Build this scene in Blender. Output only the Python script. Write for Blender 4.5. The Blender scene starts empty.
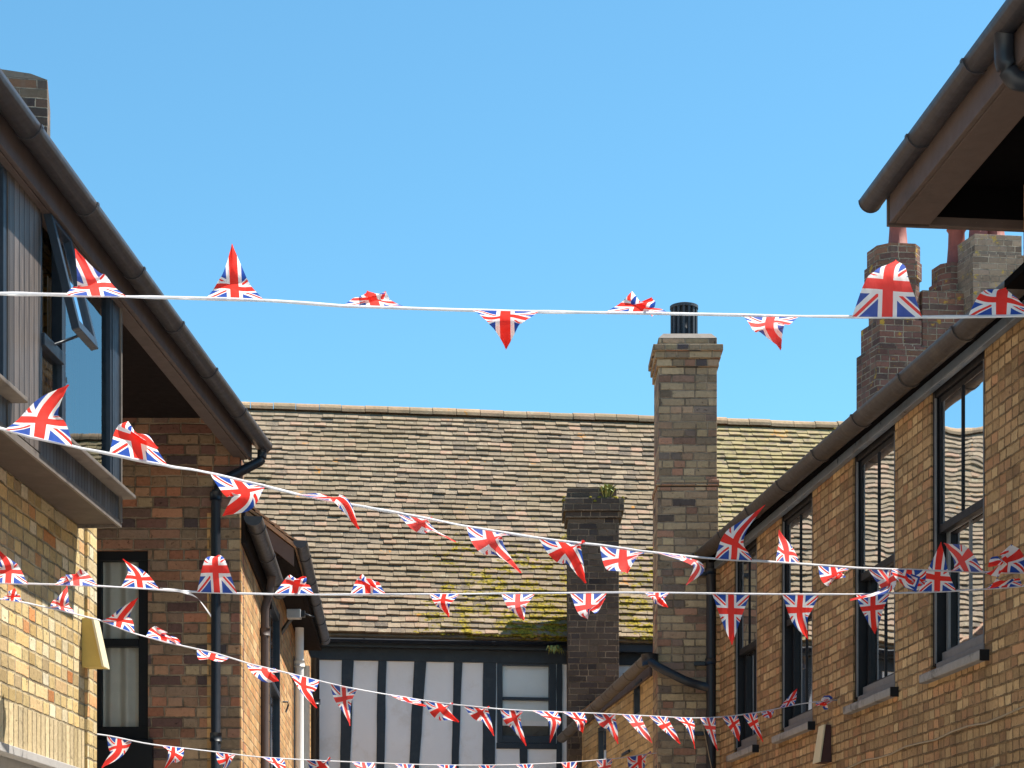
import bpy, math, random
from mathutils import Vector as V, noise as mnoise
random.seed(7)
S = bpy.context.scene
COL = S.collection
F, HZ, EYE = 2000.0, 955.0, 1.6          # focal length in pixels, horizon row, eye height


def at(u, v, Y):
    return V(((u - 512) / F * Y, Y, EYE + (HZ - v) / F * Y))


# ---------------------------------------------------------------- mesh builder
class MB:
    def __init__(self):
        self.v, self.f, self.uv, self.sm = [], [], [], []

    def face(self, pts, uvs=None, smooth=False):
        b = len(self.v)
        self.v += [V(p) for p in pts]
        self.f.append(list(range(b, b + len(pts))))
        self.uv.append(uvs or [(0, 0)] * len(pts))
        self.sm.append(smooth)

    def box(self, o, ax, ay, az, const_uv=None):
        """o = corner, three edge vectors; uv in metres by face"""
        o, ax, ay, az = V(o), V(ax), V(ay), V(az)
        if ax.cross(ay).dot(az) < 0:
            o, ax = o + ax, -ax
        b = len(self.v)
        for k in range(8):
            self.v.append(o + (ax if k & 1 else V()) + (ay if k & 2 else V()) + (az if k & 4 else V()))
        lx, ly, lz = ax.length, ay.length, az.length
        q = lambda a, c: [(0, 0), (a, 0), (a, c), (0, c)]
        x0, z0 = (o.x + o.y) % 7, o.z
        for idx, a, c in (((0, 1, 5, 4), lx, lz), ((3, 2, 6, 7), lx, lz), ((1, 3, 7, 5), ly, lz), ((2, 0, 4, 6), ly, lz),
                          ((4, 5, 7, 6), lx, ly), ((2, 3, 1, 0), lx, ly)):
            self.f.append([b + i for i in idx])
            if const_uv:
                self.uv.append([const_uv] * 4)
            else:
                self.uv.append([(p + x0, r + z0) for p, r in q(a, c)])
            self.sm.append(False)

    def bar(self, a, b, w, h, up=(0, 0, 1)):
        """box beam from a to b, w sideways, h along up, centred"""
        a, b = V(a), V(b)
        d = b - a
        s = d.cross(V(up)).normalized()
        t = s.cross(d).normalized()
        self.box(a - s * w / 2 - t * h / 2, d, s * w, t * h)

    def tube(self, pts, r, n=12, caps=True, smooth=True):
        pts = [V(p) for p in pts]
        rs = r if isinstance(r, (list, tuple)) else [r] * len(pts)
        rings = []
        for i, p in enumerate(pts):
            d = (pts[min(i + 1, len(pts) - 1)] - pts[max(i - 1, 0)]).normalized()
            ref = V((0, 0, 1)) if abs(d.z) < .9 else V((0, 1, 0))
            s = d.cross(ref).normalized()
            t = s.cross(d)
            b = len(self.v)
            for k in range(n):
                a = 2 * math.pi * k / n
                self.v.append(p + (s * math.cos(a) + t * math.sin(a)) * rs[i])
            rings.append(b)
        for i in range(len(pts) - 1):
            for k in range(n):
                k2 = (k + 1) % n
                self.f.append([rings[i] + k, rings[i] + k2, rings[i + 1] + k2, rings[i + 1] + k])
                self.uv.append([(k / n, i), (k2 / n, i), (k2 / n, i + 1), (k / n, i + 1)])
                self.sm.append(smooth)
        if caps:
            for rr, fl in ((rings[0], True), (rings[-1], False)):
                ids = [rr + k for k in range(n)]
                self.f.append(ids[::-1] if not fl else ids)
                self.uv.append([(0, 0)] * n)
                self.sm.append(False)

    def half(self, a, b, r, th=.004, n=12, ext=.0):
        """half round gutter, open at the top, between a and b (a, b on the rim axis)"""
        a, b = V(a), V(b)
        d = (b - a).normalized()
        s = d.cross(V((0, 0, 1))).normalized()
        up = V((0, 0, 1))
        prof = []
        for k in range(n + 1):
            t = math.pi + math.pi * k / n
            prof.append((math.cos(t) * r, math.sin(t) * r))
        inner = [(x * (r - th) / r, z * (r - th) / r) for x, z in prof][::-1]
        loop = prof + inner
        base = len(self.v)
        for p in (a, b):
            for x, z in loop:
                self.v.append(p + s * x + up * z)
        m = len(loop)
        for k in range(m):
            k2 = (k + 1) % m
            self.f.append([base + k, base + k2, base + m + k2, base + m + k])
            self.uv.append([(0, 0)] * 4)
            self.sm.append(k != n and k != m - 1)
        for e in (0, m):                                    # end walls of the trough
            for k in range(n):
                self.f.append([base + e + k, base + e + k + 1, base + e + m - 2 - k, base + e + m - 1 - k])
                self.uv.append([(0, 0)] * 4)
                self.sm.append(False)

    def disc_half(self, p, d, r, n=12):
        p, d = V(p), V(d).normalized()
        s = d.cross(V((0, 0, 1))).normalized()
        ring = [(math.cos(math.pi + math.pi * k / n) * r, math.sin(math.pi + math.pi * k / n) * r) for k in range(n + 1)]
        A = [p + s * x + V((0, 0, z)) for x, z in ring]
        B = [q + d * .006 for q in A]
        self.face(A)
        self.face(B[::-1])
        for k in range(n):
            self.face([A[k], A[k + 1], B[k + 1], B[k]])

    def cyl(self, p, axis, r0, r1=None, n=20):
        self.tube([p, V(p) + V(axis)], [r0, r0 if r1 is None else r1], n)


ORIG = {}


def obj(name, mb, mat, parent=None, bevel=0, label=None, kind=None):
    me = bpy.data.meshes.new(name)
    o0 = ORIG.get(parent.name, V()) if parent else V()
    me.from_pydata([tuple(p - o0) for p in mb.v], [], mb.f)
    uvl = me.uv_layers.new(name='UVMap')
    k = 0
    for fu in mb.uv:
        for c in fu:
            uvl.data[k].uv = c
            k += 1
    me.polygons.foreach_set('use_smooth', mb.sm)
    me.materials.append(mat)
    me.update()
    o = bpy.data.objects.new(name, me)
    COL.objects.link(o)
    if parent:
        o.parent = parent
        ORIG[o.name] = o0
    if bevel:
        m = o.modifiers.new('bevel', 'BEVEL')
        m.width = bevel
        m.segments = 2
        m.limit_method = 'ANGLE'
    if label:
        o['label'] = label
    if kind:
        o['kind'] = kind
    return o


def thing(name, label, cat, loc, group=None):
    o = bpy.data.objects.new(name, None)
    o.empty_display_size = .2
    COL.objects.link(o)
    o.location = loc
    ORIG[o.name] = V(loc)
    o['label'] = label
    o['category'] = cat
    if group:
        o['group'] = group
    return o


def holder(name, parent):
    """an Empty for a part that is made of sub-parts"""
    o = bpy.data.objects.new(name, None)
    COL.objects.link(o)
    o.parent = parent
    ORIG[o.name] = ORIG[parent.name]
    return o


def tag(o, label, cat, group=None):
    o['label'] = label
    o['category'] = cat
    if group:
        o['group'] = group
    return o


# ---------------------------------------------------------------- materials
class NT:
    def __init__(self, name):
        self.m = bpy.data.materials.new(name)
        self.m.use_nodes = True
        self.t = self.m.node_tree
        self.t.nodes.clear()
        self.out = self.n('ShaderNodeOutputMaterial')

    def n(self, ty, **kw):
        x = self.t.nodes.new(ty)
        for k, v in kw.items():
            setattr(x, k, v)
        return x

    def put(self, sock, val):
        if hasattr(val, 'is_output'):
            self.t.links.new(val, sock)
        elif val is not None:
            try:
                sock.default_value = val
            except Exception:
                sock.default_value = (*val, 1) if len(val) == 3 else val

    def m_(self, op, a, b=None, c=None):
        x = self.n('ShaderNodeMath', operation=op)
        self.put(x.inputs[0], a)
        if b is not None:
            self.put(x.inputs[1], b)
        if c is not None:
            self.put(x.inputs[2], c)
        return x.outputs[0]

    def xyz(self, x, y, z=0.0):
        c = self.n('ShaderNodeCombineXYZ')
        for i, q in enumerate((x, y, z)):
            self.put(c.inputs[i], q)
        return c.outputs[0]

    def sep(self, v):
        s = self.n('ShaderNodeSeparateXYZ')
        self.put(s.inputs[0], v)
        return s.outputs

    def noise(self, vec, scale, detail=4, rough=.55, out=0):
        x = self.n('ShaderNodeTexNoise')
        self.put(x.inputs['Vector'], vec)
        x.inputs['Scale'].default_value = scale
        x.inputs['Detail'].default_value = detail
        x.inputs['Roughness'].default_value = rough
        return x.outputs[out]

    def white(self, vec, out='Value'):
        x = self.n('ShaderNodeTexWhiteNoise', noise_dimensions='3D')
        self.put(x.inputs['Vector'], vec)
        return x.outputs[out]

    def ramp(self, fac, stops, mode='LINEAR'):
        x = self.n('ShaderNodeValToRGB')
        cr = x.color_ramp
        cr.interpolation = mode
        while len(cr.elements) > 1:
            cr.elements.remove(cr.elements[-1])
        for i, (p, c) in enumerate(stops):
            e = cr.elements[0] if i == 0 else cr.elements.new(p)
            e.position = p
            e.color = (*c, 1) if len(c) == 3 else c
        self.put(x.inputs[0], fac)
        return x.outputs[0]

    def mix(self, fac, a, b, blend='MIX'):
        x = self.n('ShaderNodeMix', data_type='RGBA', blend_type=blend)
        self.put(x.inputs[0], fac)
        self.put(x.inputs[6], a if hasattr(a, 'is_output') else (*a, 1))
        self.put(x.inputs[7], b if hasattr(b, 'is_output') else (*b, 1))
        return x.outputs[2]

    def smooth(self, x, lo, hi):
        r = self.n('ShaderNodeMapRange', interpolation_type='SMOOTHSTEP')
        self.put(r.inputs[0], x)
        r.inputs[1].default_value, r.inputs[2].default_value = lo, hi
        return r.outputs[0]

    def bsdf(self, col, rough=.8, bump=None, dist=.01, strength=1.0, spec=.3, metal=0):
        p = self.n('ShaderNodeBsdfPrincipled')
        self.put(p.inputs['Base Color'], col if hasattr(col, 'is_output') else (*col, 1))
        self.put(p.inputs['Roughness'], rough)
        p.inputs['Specular IOR Level'].default_value = spec
        p.inputs['Metallic'].default_value = metal
        if bump is not None:
            b = self.n('ShaderNodeBump')
            b.inputs['Distance'].default_value = dist
            b.inputs['Strength'].default_value = strength
            self.put(b.inputs['Height'], bump)
            self.t.links.new(b.outputs[0], p.inputs['Normal'])
        self.t.links.new(p.outputs[0], self.out.inputs[0])
        return p

    def uv(self):
        return self.n('ShaderNodeTexCoord').outputs['UV']

    def obj(self):
        return self.n('ShaderNodeTexCoord').outputs['Object']


def mat_brick(name, pal, mortar, seed=0.0, bl=.225, bh=.075, lichen=None, split=.45, joint=(.0035, .0085), wob=.005, stain=.25, rag=.013):
    t = NT(name)
    uv = t.uv()
    d1 = t.sep(t.noise(uv, 9.0, 3, .6, 'Color'))
    u0, v0, _ = t.sep(uv)
    x = t.m_('ADD', u0, t.m_('MULTIPLY', t.m_('SUBTRACT', d1[0], .5), wob * 3))
    y = t.m_('ADD', v0, t.m_('MULTIPLY', t.m_('SUBTRACT', d1[1], .5), wob * 2.6))
    yr = t.m_('DIVIDE', y, bh)
    row = t.m_('FLOOR', yr)
    fy = t.m_('FRACT', yr)
    off = t.m_('ADD', t.m_('MULTIPLY', t.m_('MODULO', row, 2.0), .5), t.m_('MULTIPLY', t.white(t.xyz(row, seed, 3.3)), .18))
    bx = t.m_('ADD', t.m_('DIVIDE', x, bl), off)
    col = t.m_('FLOOR', bx)
    fx = t.m_('FRACT', bx)
    h1 = t.white(t.xyz(col, row, seed + .5))
    sp = t.m_('LESS_THAN', h1, split)
    half = t.m_('MULTIPLY', t.m_('GREATER_THAN', fx, .5), sp)
    idv = t.xyz(t.m_('ADD', col, t.m_('MULTIPLY', half, .37)), row, seed + 11.7)
    dx = t.m_('MULTIPLY', t.m_('MINIMUM', fx, t.m_('SUBTRACT', 1.0, fx)), bl)
    dm = t.m_('ADD', t.m_('MULTIPLY', t.m_('ABSOLUTE', t.m_('SUBTRACT', fx, .5)), bl), t.m_('MULTIPLY', t.m_('SUBTRACT', 1.0, sp), 1.0))
    dx = t.m_('MINIMUM', dx, dm)
    dy = t.m_('MULTIPLY', t.m_('MINIMUM', fy, t.m_('SUBTRACT', 1.0, fy)), bh)
    dd = t.m_('MINIMUM', dx, dy)
    dd = t.m_('ADD', dd, t.m_('MULTIPLY', t.m_('SUBTRACT', t.noise(uv, 42, 4, .65), .5), rag))
    mask = t.smooth(dd, joint[0], joint[1])
    n = len(pal)
    bc = t.ramp(t.white(idv), [(i / max(1, n - 1), c) for i, c in enumerate(pal)])
    g = t.noise(uv, 34, 5, .65)
    g2 = t.noise(uv, 130, 3, .7)
    val = t.m_('ADD', t.m_('MULTIPLY', t.white(t.xyz(col, row, seed + 77)), .5), t.m_('ADD', t.m_('MULTIPLY', g, .75), t.m_('MULTIPLY', g2, .35)))
    val = t.m_('ADD', val, .2)
    hs = t.n('ShaderNodeHueSaturation')
    hs.inputs['Saturation'].default_value = 1.0
    t.put(hs.inputs['Value'], val)
    t.put(hs.inputs['Color'], bc)
    mo = t.mix(t.smooth(t.noise(uv, 4.5, 5, .7), .35, .65), tuple(c * .5 for c in mortar), tuple(min(1, c * 1.3) for c in mortar))
    c = t.mix(mask, mo, hs.outputs[0])
    st = t.smooth(t.noise(uv, 1.3, 5, .6), .42, .75)             # weather stains of their own outline
    c = t.mix(t.m_('MULTIPLY', st, stain), c, tuple(q * .35 for q in pal[0]))
    pit = t.smooth(t.noise(uv, 26, 4, .7), .60, .72)              # spalled faces and holes
    c = t.mix(t.m_('MULTIPLY', pit, .55), c, tuple(q * .33 for q in pal[0]))
    run = t.smooth(t.noise(t.xyz(t.m_('MULTIPLY', u0, 5.0), t.m_('MULTIPLY', v0, .55), seed), 1.0, 5, .65), .50, .72)
    c = t.mix(t.m_('MULTIPLY', run, stain * 1.3), c, tuple(q * .5 for q in mortar))     # rain runs
    lim = t.smooth(t.noise(uv, 5.5, 5, .7), .62, .74)
    c = t.mix(t.m_('MULTIPLY', lim, .3), c, tuple(min(1, q * 1.35) for q in mortar))    # lime bloom
    if lichen:
        lf = t.m_('MULTIPLY', t.smooth(t.noise(uv, 7, 5, .65), .60, .66), lichen[1])
        c = t.mix(lf, c, lichen[0])
    hgt = t.m_('ADD', t.m_('MULTIPLY', mask, .7), t.m_('ADD', t.m_('MULTIPLY', g, .35), t.m_('ADD', t.m_('MULTIPLY', t.white(idv), .22), t.m_('MULTIPLY', pit, -.5))))
    t.bsdf(c, .88, hgt, .013, 1.0, .2)
    return t.m


def mat_paint(name, col, rough=.45, var=.18, bump=.0015, scale=14, dirt=None, spec=.4):
    t = NT(name)
    o = t.obj()
    g = t.noise(o, scale, 5, .6)
    c = t.mix(g, tuple(q * (1 - var) for q in col), tuple(min(1, q * (1 + var)) for q in col))
    if dirt:
        c = t.mix(t.smooth(t.noise(o, scale * .45, 6, .68), .52, .68), c, dirt)
    sp = t.smooth(t.noise(o, scale * 7, 3, .7), .68, .74)
    c = t.mix(t.m_('MULTIPLY', sp, .35), c, tuple(min(1, q * 2.2 + .04) for q in col))
    t.bsdf(c, t.m_('ADD', rough - .1, t.m_('MULTIPLY', t.noise(o, scale * 1.7, 4), .25)), g, bump, 1, spec)
    return t.m


def mat_boards(name, col, pitch, rough=.75, spec=.25):
    t = NT(name)
    u, v, _ = t.sep(t.uv())
    k = t.m_('FLOOR', t.m_('DIVIDE', u, pitch))
    f = t.m_('FRACT', t.m_('DIVIDE', u, pitch))
    gap = t.smooth(t.m_('MINIMUM', f, t.m_('SUBTRACT', 1.0, f)), .02, .09)
    gr = t.noise(t.xyz(t.m_('MULTIPLY', u, 90), t.m_('MULTIPLY', v, 3.5), k), 1.0, 5, .65)
    val = t.m_('ADD', t.m_('MULTIPLY', t.white(t.xyz(k, 3, 1)), .5), gr)
    c = t.ramp(val, [(0.2, tuple(q * .45 for q in col)), (.75, col), (1.3 / 1.5, tuple(min(1, q * 1.5) for q in col))])
    h = t.m_('ADD', t.m_('MULTIPLY', gap, 1.0), t.m_('MULTIPLY', gr, .2))
    c = t.mix(gap, tuple(q * .2 for q in col), c)
    t.bsdf(c, rough, h, .012, 1, spec)
    return t.m


def mat_tile(name, pal, moss=0.0, moss_box=None):
    t = NT(name)
    uv = t.uv()
    o = t.obj()
    n = len(pal)
    w = t.white(uv)
    c = t.ramp(t.m_('ADD', t.m_('MULTIPLY', w, .7), t.m_('MULTIPLY', t.noise(o, 4.5, 3), .3)), [(i / (n - 1), q) for i, q in enumerate(pal)])
    g = t.noise(o, 21, 5, .65)
    g2 = t.noise(o, 95, 3, .7)
    hs = t.n('ShaderNodeHueSaturation')
    t.put(hs.inputs['Value'], t.m_('ADD', .35, t.m_('ADD', t.m_('MULTIPLY', g, .8), t.m_('MULTIPLY', g2, .5))))
    t.put(hs.inputs['Color'], c)
    c = hs.outputs[0]
    big = t.noise(o, 1.1, 4, .6)
    c = t.mix(t.m_('MULTIPLY', t.smooth(big, .42, .62), .55), c, (.20, .15, .09))          # lichen film in drifts
    c = t.mix(t.m_('MULTIPLY', t.smooth(t.noise(o, 11, 4, .7), .60, .66), .55), c, (.37, .33, .23))   # pale lichen
    c = t.mix(t.m_('MULTIPLY', t.smooth(t.noise(o, 2.6, 5, .7), .66, .70), .8), c, (.45, .19, .03))   # orange lichen
    if moss_box:
        x0, x1, z0, z1 = moss_box
        X, Y, Z = t.sep(o)
        fx = t.m_('MULTIPLY', t.smooth(X, x0 - .9, x0 + .4), t.m_('SUBTRACT', 1.0, t.smooth(X, x1 - .2, x1 + .4)))
        fz = t.m_('SUBTRACT', 1.0, t.smooth(Z, z0, z1))
        f = t.m_('MULTIPLY', fx, fz)
        nn = t.noise(t.xyz(X, Y, t.m_('MULTIPLY', Z, 1.8)), 6.5, 6, .75)
        yl = t.m_('MULTIPLY', t.smooth(X, 2.2, 2.7), t.smooth(t.noise(o, 9, 5, .7), .36, .56))
        c = t.mix(t.m_('MULTIPLY', yl, .45), c, (.36, .31, .12))        # yellow lichen on the right hand bay
        mk = t.smooth(t.m_('ADD', nn, t.m_('MULTIPLY', f, .27)), .695, .74)
        mk = t.m_('MULTIPLY', mk, t.smooth(t.noise(o, 2.3, 4, .65), .44, .54))
        c = t.mix(mk, c, t.mix(t.smooth(t.noise(o, 28, 4, .7), .35, .65), (.045, .042, .008), (.34, .25, .022)))
    t.bsdf(c, .9, t.m_('ADD', g, t.m_('MULTIPLY', g2, .5)), .006, 1, .15)
    return t.m


def mat_glass(name, ior=1.9, wave=.0, see=.75):
    """window pane: mirror by Fresnel over a see-through sheet"""
    t = NT(name)
    fr = t.n('ShaderNodeFresnel')
    fr.inputs['IOR'].default_value = ior
    gl = t.n('ShaderNodeBsdfGlossy')
    gl.inputs['Roughness'].default_value = .015
    gl.inputs['Color'].default_value = (.95, .97, 1, 1)
    if wave:
        b = t.n('ShaderNodeBump')
        b.inputs['Distance'].default_value = wave
        t.put(b.inputs['Height'], t.noise(t.obj(), 2.2, 1, .3))
        t.t.links.new(b.outputs[0], gl.inputs['Normal'])
    tr = t.n('ShaderNodeBsdfTransparent')
    tr.inputs['Color'].default_value = (see, see * 1.02, see * 1.02, 1)
    mx = t.n('ShaderNodeMixShader')
    t.t.links.new(fr.outputs[0], mx.inputs[0])
    t.t.links.new(tr.outputs[0], mx.inputs[1])
    t.t.links.new(gl.outputs[0], mx.inputs[2])
    t.t.links.new(mx.outputs[0], t.out.inputs[0])
    return t.m


def mat_cloth(name, col_fn):
    t = NT(name)
    c = col_fn(t)
    d = t.n('ShaderNodeBsdfDiffuse')
    tr = t.n('ShaderNodeBsdfTranslucent')
    t.put(d.inputs[0], c)
    t.put(tr.inputs[0], c)
    mx = t.n('ShaderNodeMixShader')
    mx.inputs[0].default_value = .5
    bp = t.n('ShaderNodeBump')
    bp.inputs['Distance'].default_value = .006
    u_, v_, _ = t.sep(t.uv())
    t.put(bp.inputs['Height'], t.noise(t.xyz(t.m_('MULTIPLY', u_, 7), t.m_('MULTIPLY', v_, 2.5), t.n('ShaderNodeObjectInfo').outputs['Random']), 1.0, 3, .5))
    t.t.links.new(bp.outputs[0], d.inputs['Normal'])
    t.t.links.new(bp.outputs[0], tr.inputs['Normal'])
    t.t.links.new(d.outputs[0], mx.inputs[1])
    t.t.links.new(tr.outputs[0], mx.inputs[2])
    t.t.links.new(mx.outputs[0], t.out.inputs[0])
    return t.m


def union(t):
    """union flag pattern; uv x from -.5 to .5 along the hem, y from 0 at the hem to 1.3 at the tip"""
    x, y, _ = t.sep(t.uv())
    cy = .43
    ax = t.m_('ABSOLUTE', x)
    dy = t.m_('SUBTRACT', y, cy)
    ay = t.m_('ABSOLUTE', dy)
    nrm = math.hypot(.5, cy)
    sd = t.m_('DIVIDE', t.m_('SUBTRACT', t.m_('MULTIPLY', ax, cy), t.m_('MULTIPLY', ay, .5)), nrm)
    # the red saltire is set off centre, turning quarter by quarter
    sgn = t.m_('SIGN', t.m_('MULTIPLY', x, dy))
    sd2 = t.m_('ADD', sd, t.m_('MULTIPLY', sgn, .020))
    ds = t.m_('ABSOLUTE', sd)
    r = t.m_('MAXIMUM', t.m_('LESS_THAN', t.m_('MINIMUM', ax, ay), .078), 0.0)
    w = t.m_('LESS_THAN', t.m_('MINIMUM', ax, ay), .138)
    dw = t.m_('LESS_THAN', ds, .062)
    dr = t.m_('LESS_THAN', t.m_('ABSOLUTE', sd2), .021)
    wh, rd, bl = (.90, .90, .91), (.90, .026, .012), (.003, .065, .40)
    c = t.mix(dw, bl, wh)
    c = t.mix(dr, c, rd)
    c = t.mix(w, c, wh)
    c = t.mix(r, c, rd)
    rnd_ = t.n('ShaderNodeObjectInfo').outputs['Random']          # some pennants are more faded than others
    fade = t.m_('MULTIPLY', t.m_('POWER', rnd_, 4.0), .12)
    c = t.mix(fade, c, (.82, .72, .76))
    return t.mix(t.m_('MULTIPLY', t.noise(t.uv(), 5, 4), .12), c, (.5, .5, .52))


B_LEFT = mat_brick('yellow_stock_brick', [(.33, .25, .15), (.52, .37, .16), (.60, .46, .23), (.47, .32, .13), (.57, .43, .21), (.68, .60, .43), (.50, .35, .15), (.60, .45, .24), (.50, .19, .06)], (.37, .30, .19), 1, stain=.12, rag=.018, split=.72, wob=.006, joint=(.003, .0095))
B_SOLD = mat_brick('soldier_course_brick', [(.50, .38, .20), (.58, .46, .28), (.52, .41, .23)], (.30, .23, .13), 2, bl=6.0, bh=.075, split=0, stain=.03)
B_FRONT = mat_brick('dark_red_brick', [(.08, .063, .066), (.27, .12, .085), (.37, .26, .16), (.24, .15, .105), (.38, .15, .085), (.42, .31, .19), (.19, .11, .09), (.40, .19, .11), (.33, .22, .14)], (.27, .20, .14), 3)
B_SIDE = mat_brick('orange_brick', [(.50, .25, .10), (.60, .36, .16), (.56, .30, .12), (.64, .43, .22), (.52, .20, .08)], (.40, .29, .17), 4)
B_RIGHT = mat_brick('brown_stock_brick', [(.25, .15, .08), (.46, .30, .15), (.37, .235, .115), (.51, .36, .19), (.42, .275, .135), (.30, .18, .095), (.45, .24, .12), (.44, .30, .155)], (.25, .16, .08), 5, wob=.008, stain=.36, rag=.022, split=.85, bl=.21, bh=.07, joint=(.002, .010))
B_LOW = mat_brick('buff_brick_bounce_lit', [(.48, .34, .16), (.58, .43, .22), (.52, .36, .17), (.62, .48, .27)], (.46, .35, .2), 6)  # lighter yellow palette stands in for light reflected off the annex wall
B_TALL = mat_brick('weathered_chimney_brick', [(.075, .065, .07), (.33, .245, .155), (.42, .32, .20), (.28, .215, .15), (.47, .36, .21), (.36, .275, .18), (.36, .19, .125), (.20, .16, .13)], (.29, .23, .165), 7, split=.3)
B_DARK = mat_brick('sooty_chimney_brick', [(.055, .047, .046), (.115, .088, .07), (.08, .065, .056), (.145, .115, .085)], (.24, .19, .135), 8, split=.3)
B_PURP = mat_brick('plum_chimney_brick', [(.13, .07, .065), (.20, .095, .075), (.11, .075, .07), (.26, .13, .085)], (.32, .27, .21), 9, lichen=((.50, .31, .04), .75))
B_GREY = mat_brick('grey_chimney_brick', [(.17, .125, .10), (.24, .18, .14), (.29, .22, .165), (.20, .145, .12)], (.40, .33, .26), 10, lichen=((.48, .32, .04), .7))
B_LCH = mat_brick('left_chimney_brick', [(.055, .045, .048), (.10, .078, .065), (.15, .115, .085), (.08, .062, .06), (.24, .13, .08)], (.32, .27, .22), 11, bl=.27, bh=.09)

PAL = [(.125, .10, .077), (.25, .19, .13), (.18, .142, .10), (.33, .25, .17), (.10, .083, .067), (.27, .205, .145), (.35, .215, .15), (.22, .175, .13)]
TILE_FAR = mat_tile('plain_clay_tile', PAL, moss_box=(-.9, 5.0, 5.6, 8.6))
TILE = mat_tile('old_clay_tile', [(.34, .20, .12), (.42, .26, .16), (.30, .20, .13), (.46, .31, .20)])
RIDGE = mat_tile('ridge_clay', [(.36, .22, .14), (.42, .29, .18), (.31, .23, .15), (.40, .24, .16)])
POT = mat_paint('red_clay_pot', (.24, .07, .055), .75, .3)
UPVC = mat_paint('black_gutter_plastic', (.048, .046, .053), .38, .25, dirt=(.075, .070, .072))
GUT_R = mat_paint('weathered_gutter', (.062, .054, .050), .45, .25, dirt=(.10, .085, .068))
GUT_P = mat_paint('pale_weathered_gutter', (.16, .14, .115), .6, .25, dirt=(.10, .08, .06))
PIPE = mat_paint('navy_black_pipe', (.016, .020, .028), .4, .2)
FASC = mat_paint('brown_stained_timber', (.085, .062, .057), .6, .3, dirt=(.07, .05, .045), scale=9)
FASC_N = mat_paint('dark_brown_timber', (.095, .068, .060), .6, .25, dirt=(.065, .048, .044), scale=9)
FASC_R = mat_paint('slate_painted_fascia', (.13, .165, .21), .3, .25, dirt=(.09, .10, .115), scale=7, spec=.6)
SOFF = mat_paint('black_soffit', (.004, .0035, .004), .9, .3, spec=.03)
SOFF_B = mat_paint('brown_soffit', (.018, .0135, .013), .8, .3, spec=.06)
BLUEB = mat_paint('dark_blue_frame', (.022, .032, .048), .38, .25)
TIMB = mat_paint('blue_black_timber', (.020, .030, .044), .5, .35, dirt=(.032, .042, .055))
GREYF = mat_paint('grey_frame', (.16, .165, .175), .4, .15)
SHOPF = mat_paint('pale_grey_frame', (.42, .40, .38), .5, .12, dirt=(.3, .28, .26))
BLKF = mat_paint('black_sash_frame', (.008, .009, .012), .5, .2, spec=.25)
SILL = mat_paint('grey_stone_sill', (.27, .26, .25), .75, .25, dirt=(.12, .115, .11))
LEDGE = mat_paint('weathered_ledge', (.15, .125, .105), .6, .3, dirt=(.08, .065, .055))
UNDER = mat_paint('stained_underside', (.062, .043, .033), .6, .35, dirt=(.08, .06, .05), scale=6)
CLAD = mat_boards('grey_board_cladding', (.105, .086, .076), .075, .42, .5)
BAND = mat_boards('dark_board_band', (.055, .065, .078), .055, .45, .5)
RENDER = mat_paint('white_lime_render', (.83, .86, .89), .85, .05, .006, 5, dirt=(.75, .76, .76), spec=.2)
WHITEP = mat_paint('white_pipe', (.78, .78, .76), .4, .08)
CREAM = mat_paint('cream_box_paint', (.46, .33, .09), .6, .15)
CREAM2 = mat_paint('pale_cream_board', (.62, .54, .36), .6, .12)
MAROON = mat_paint('dark_maroon_board', (.055, .02, .02), .6, .2)
LEAD = mat_paint('grey_lead', (.15, .155, .165), .5, .2)
METAL = mat_paint('galvanised_metal', (.42, .42, .42), .35, .15, spec=.6)
CURT = mat_paint('pale_curtain', (.75, .72, .67), .9, .12, .002, 8, spec=.1)
BLIND = mat_paint('white_blind', (.86, .87, .88), .8, .05, .001, 8, spec=.1)
COWL = mat_paint('dull_blue_grey_cowl', (.05, .06, .075), .65, .25)
CABLE = mat_paint('beige_cable', (.36, .28, .18), .6, .15)
PAVE = mat_brick('yard_paving', [(.52, .48, .42), (.60, .55, .48), (.56, .51, .45)], (.4, .37, .32), 20, bl=.6, bh=.4, split=0)
GLASS_R = mat_glass('sash_glass', 3.0, wave=.002)
GLASS_L = mat_glass('bay_glass', 3.0, wave=.0012)
GLASS_F = mat_glass('old_window_glass', 1.42, wave=.003, see=.95)
FLAG = mat_cloth('union_flag_cloth', union)
TAPE = mat_cloth('white_tape', lambda t: t.mix(t.noise(t.obj(), 40, 3), (.74, .74, .78), (.9, .9, .92)))


def leafmat():
    t = NT('weed_leaf')
    t.bsdf(t.mix(t.white(t.uv()), (.10, .17, .05), (.36, .34, .10)), .7)
    return t.m


LEAF = leafmat()
t_ = NT('yellow_moss')
t_.bsdf(t_.mix(t_.noise(t_.obj(), 25, 4), (.07, .06, .008), (.38, .29, .025)), .95, t_.noise(t_.obj(), 90, 4), .01)
MOSS = t_.m


# ---------------------------------------------------------------- building helpers
class Line:
    """vertical wall plane: X = x0 + k*Y in plan. s = Y. side=+1 outward is +X, -1 outward is -X"""
    def __init__(self, x0, k, side):
        self.x0, self.k, self.side = x0, k, side
        self.d = V((k, 1, 0)).normalized()
        self.nrm = V((1, -k, 0)).normalized() * side

    def p(self, Y, z, out=0.0):
        return V((self.x0 + self.k * Y, Y, z)) + self.nrm * out


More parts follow.
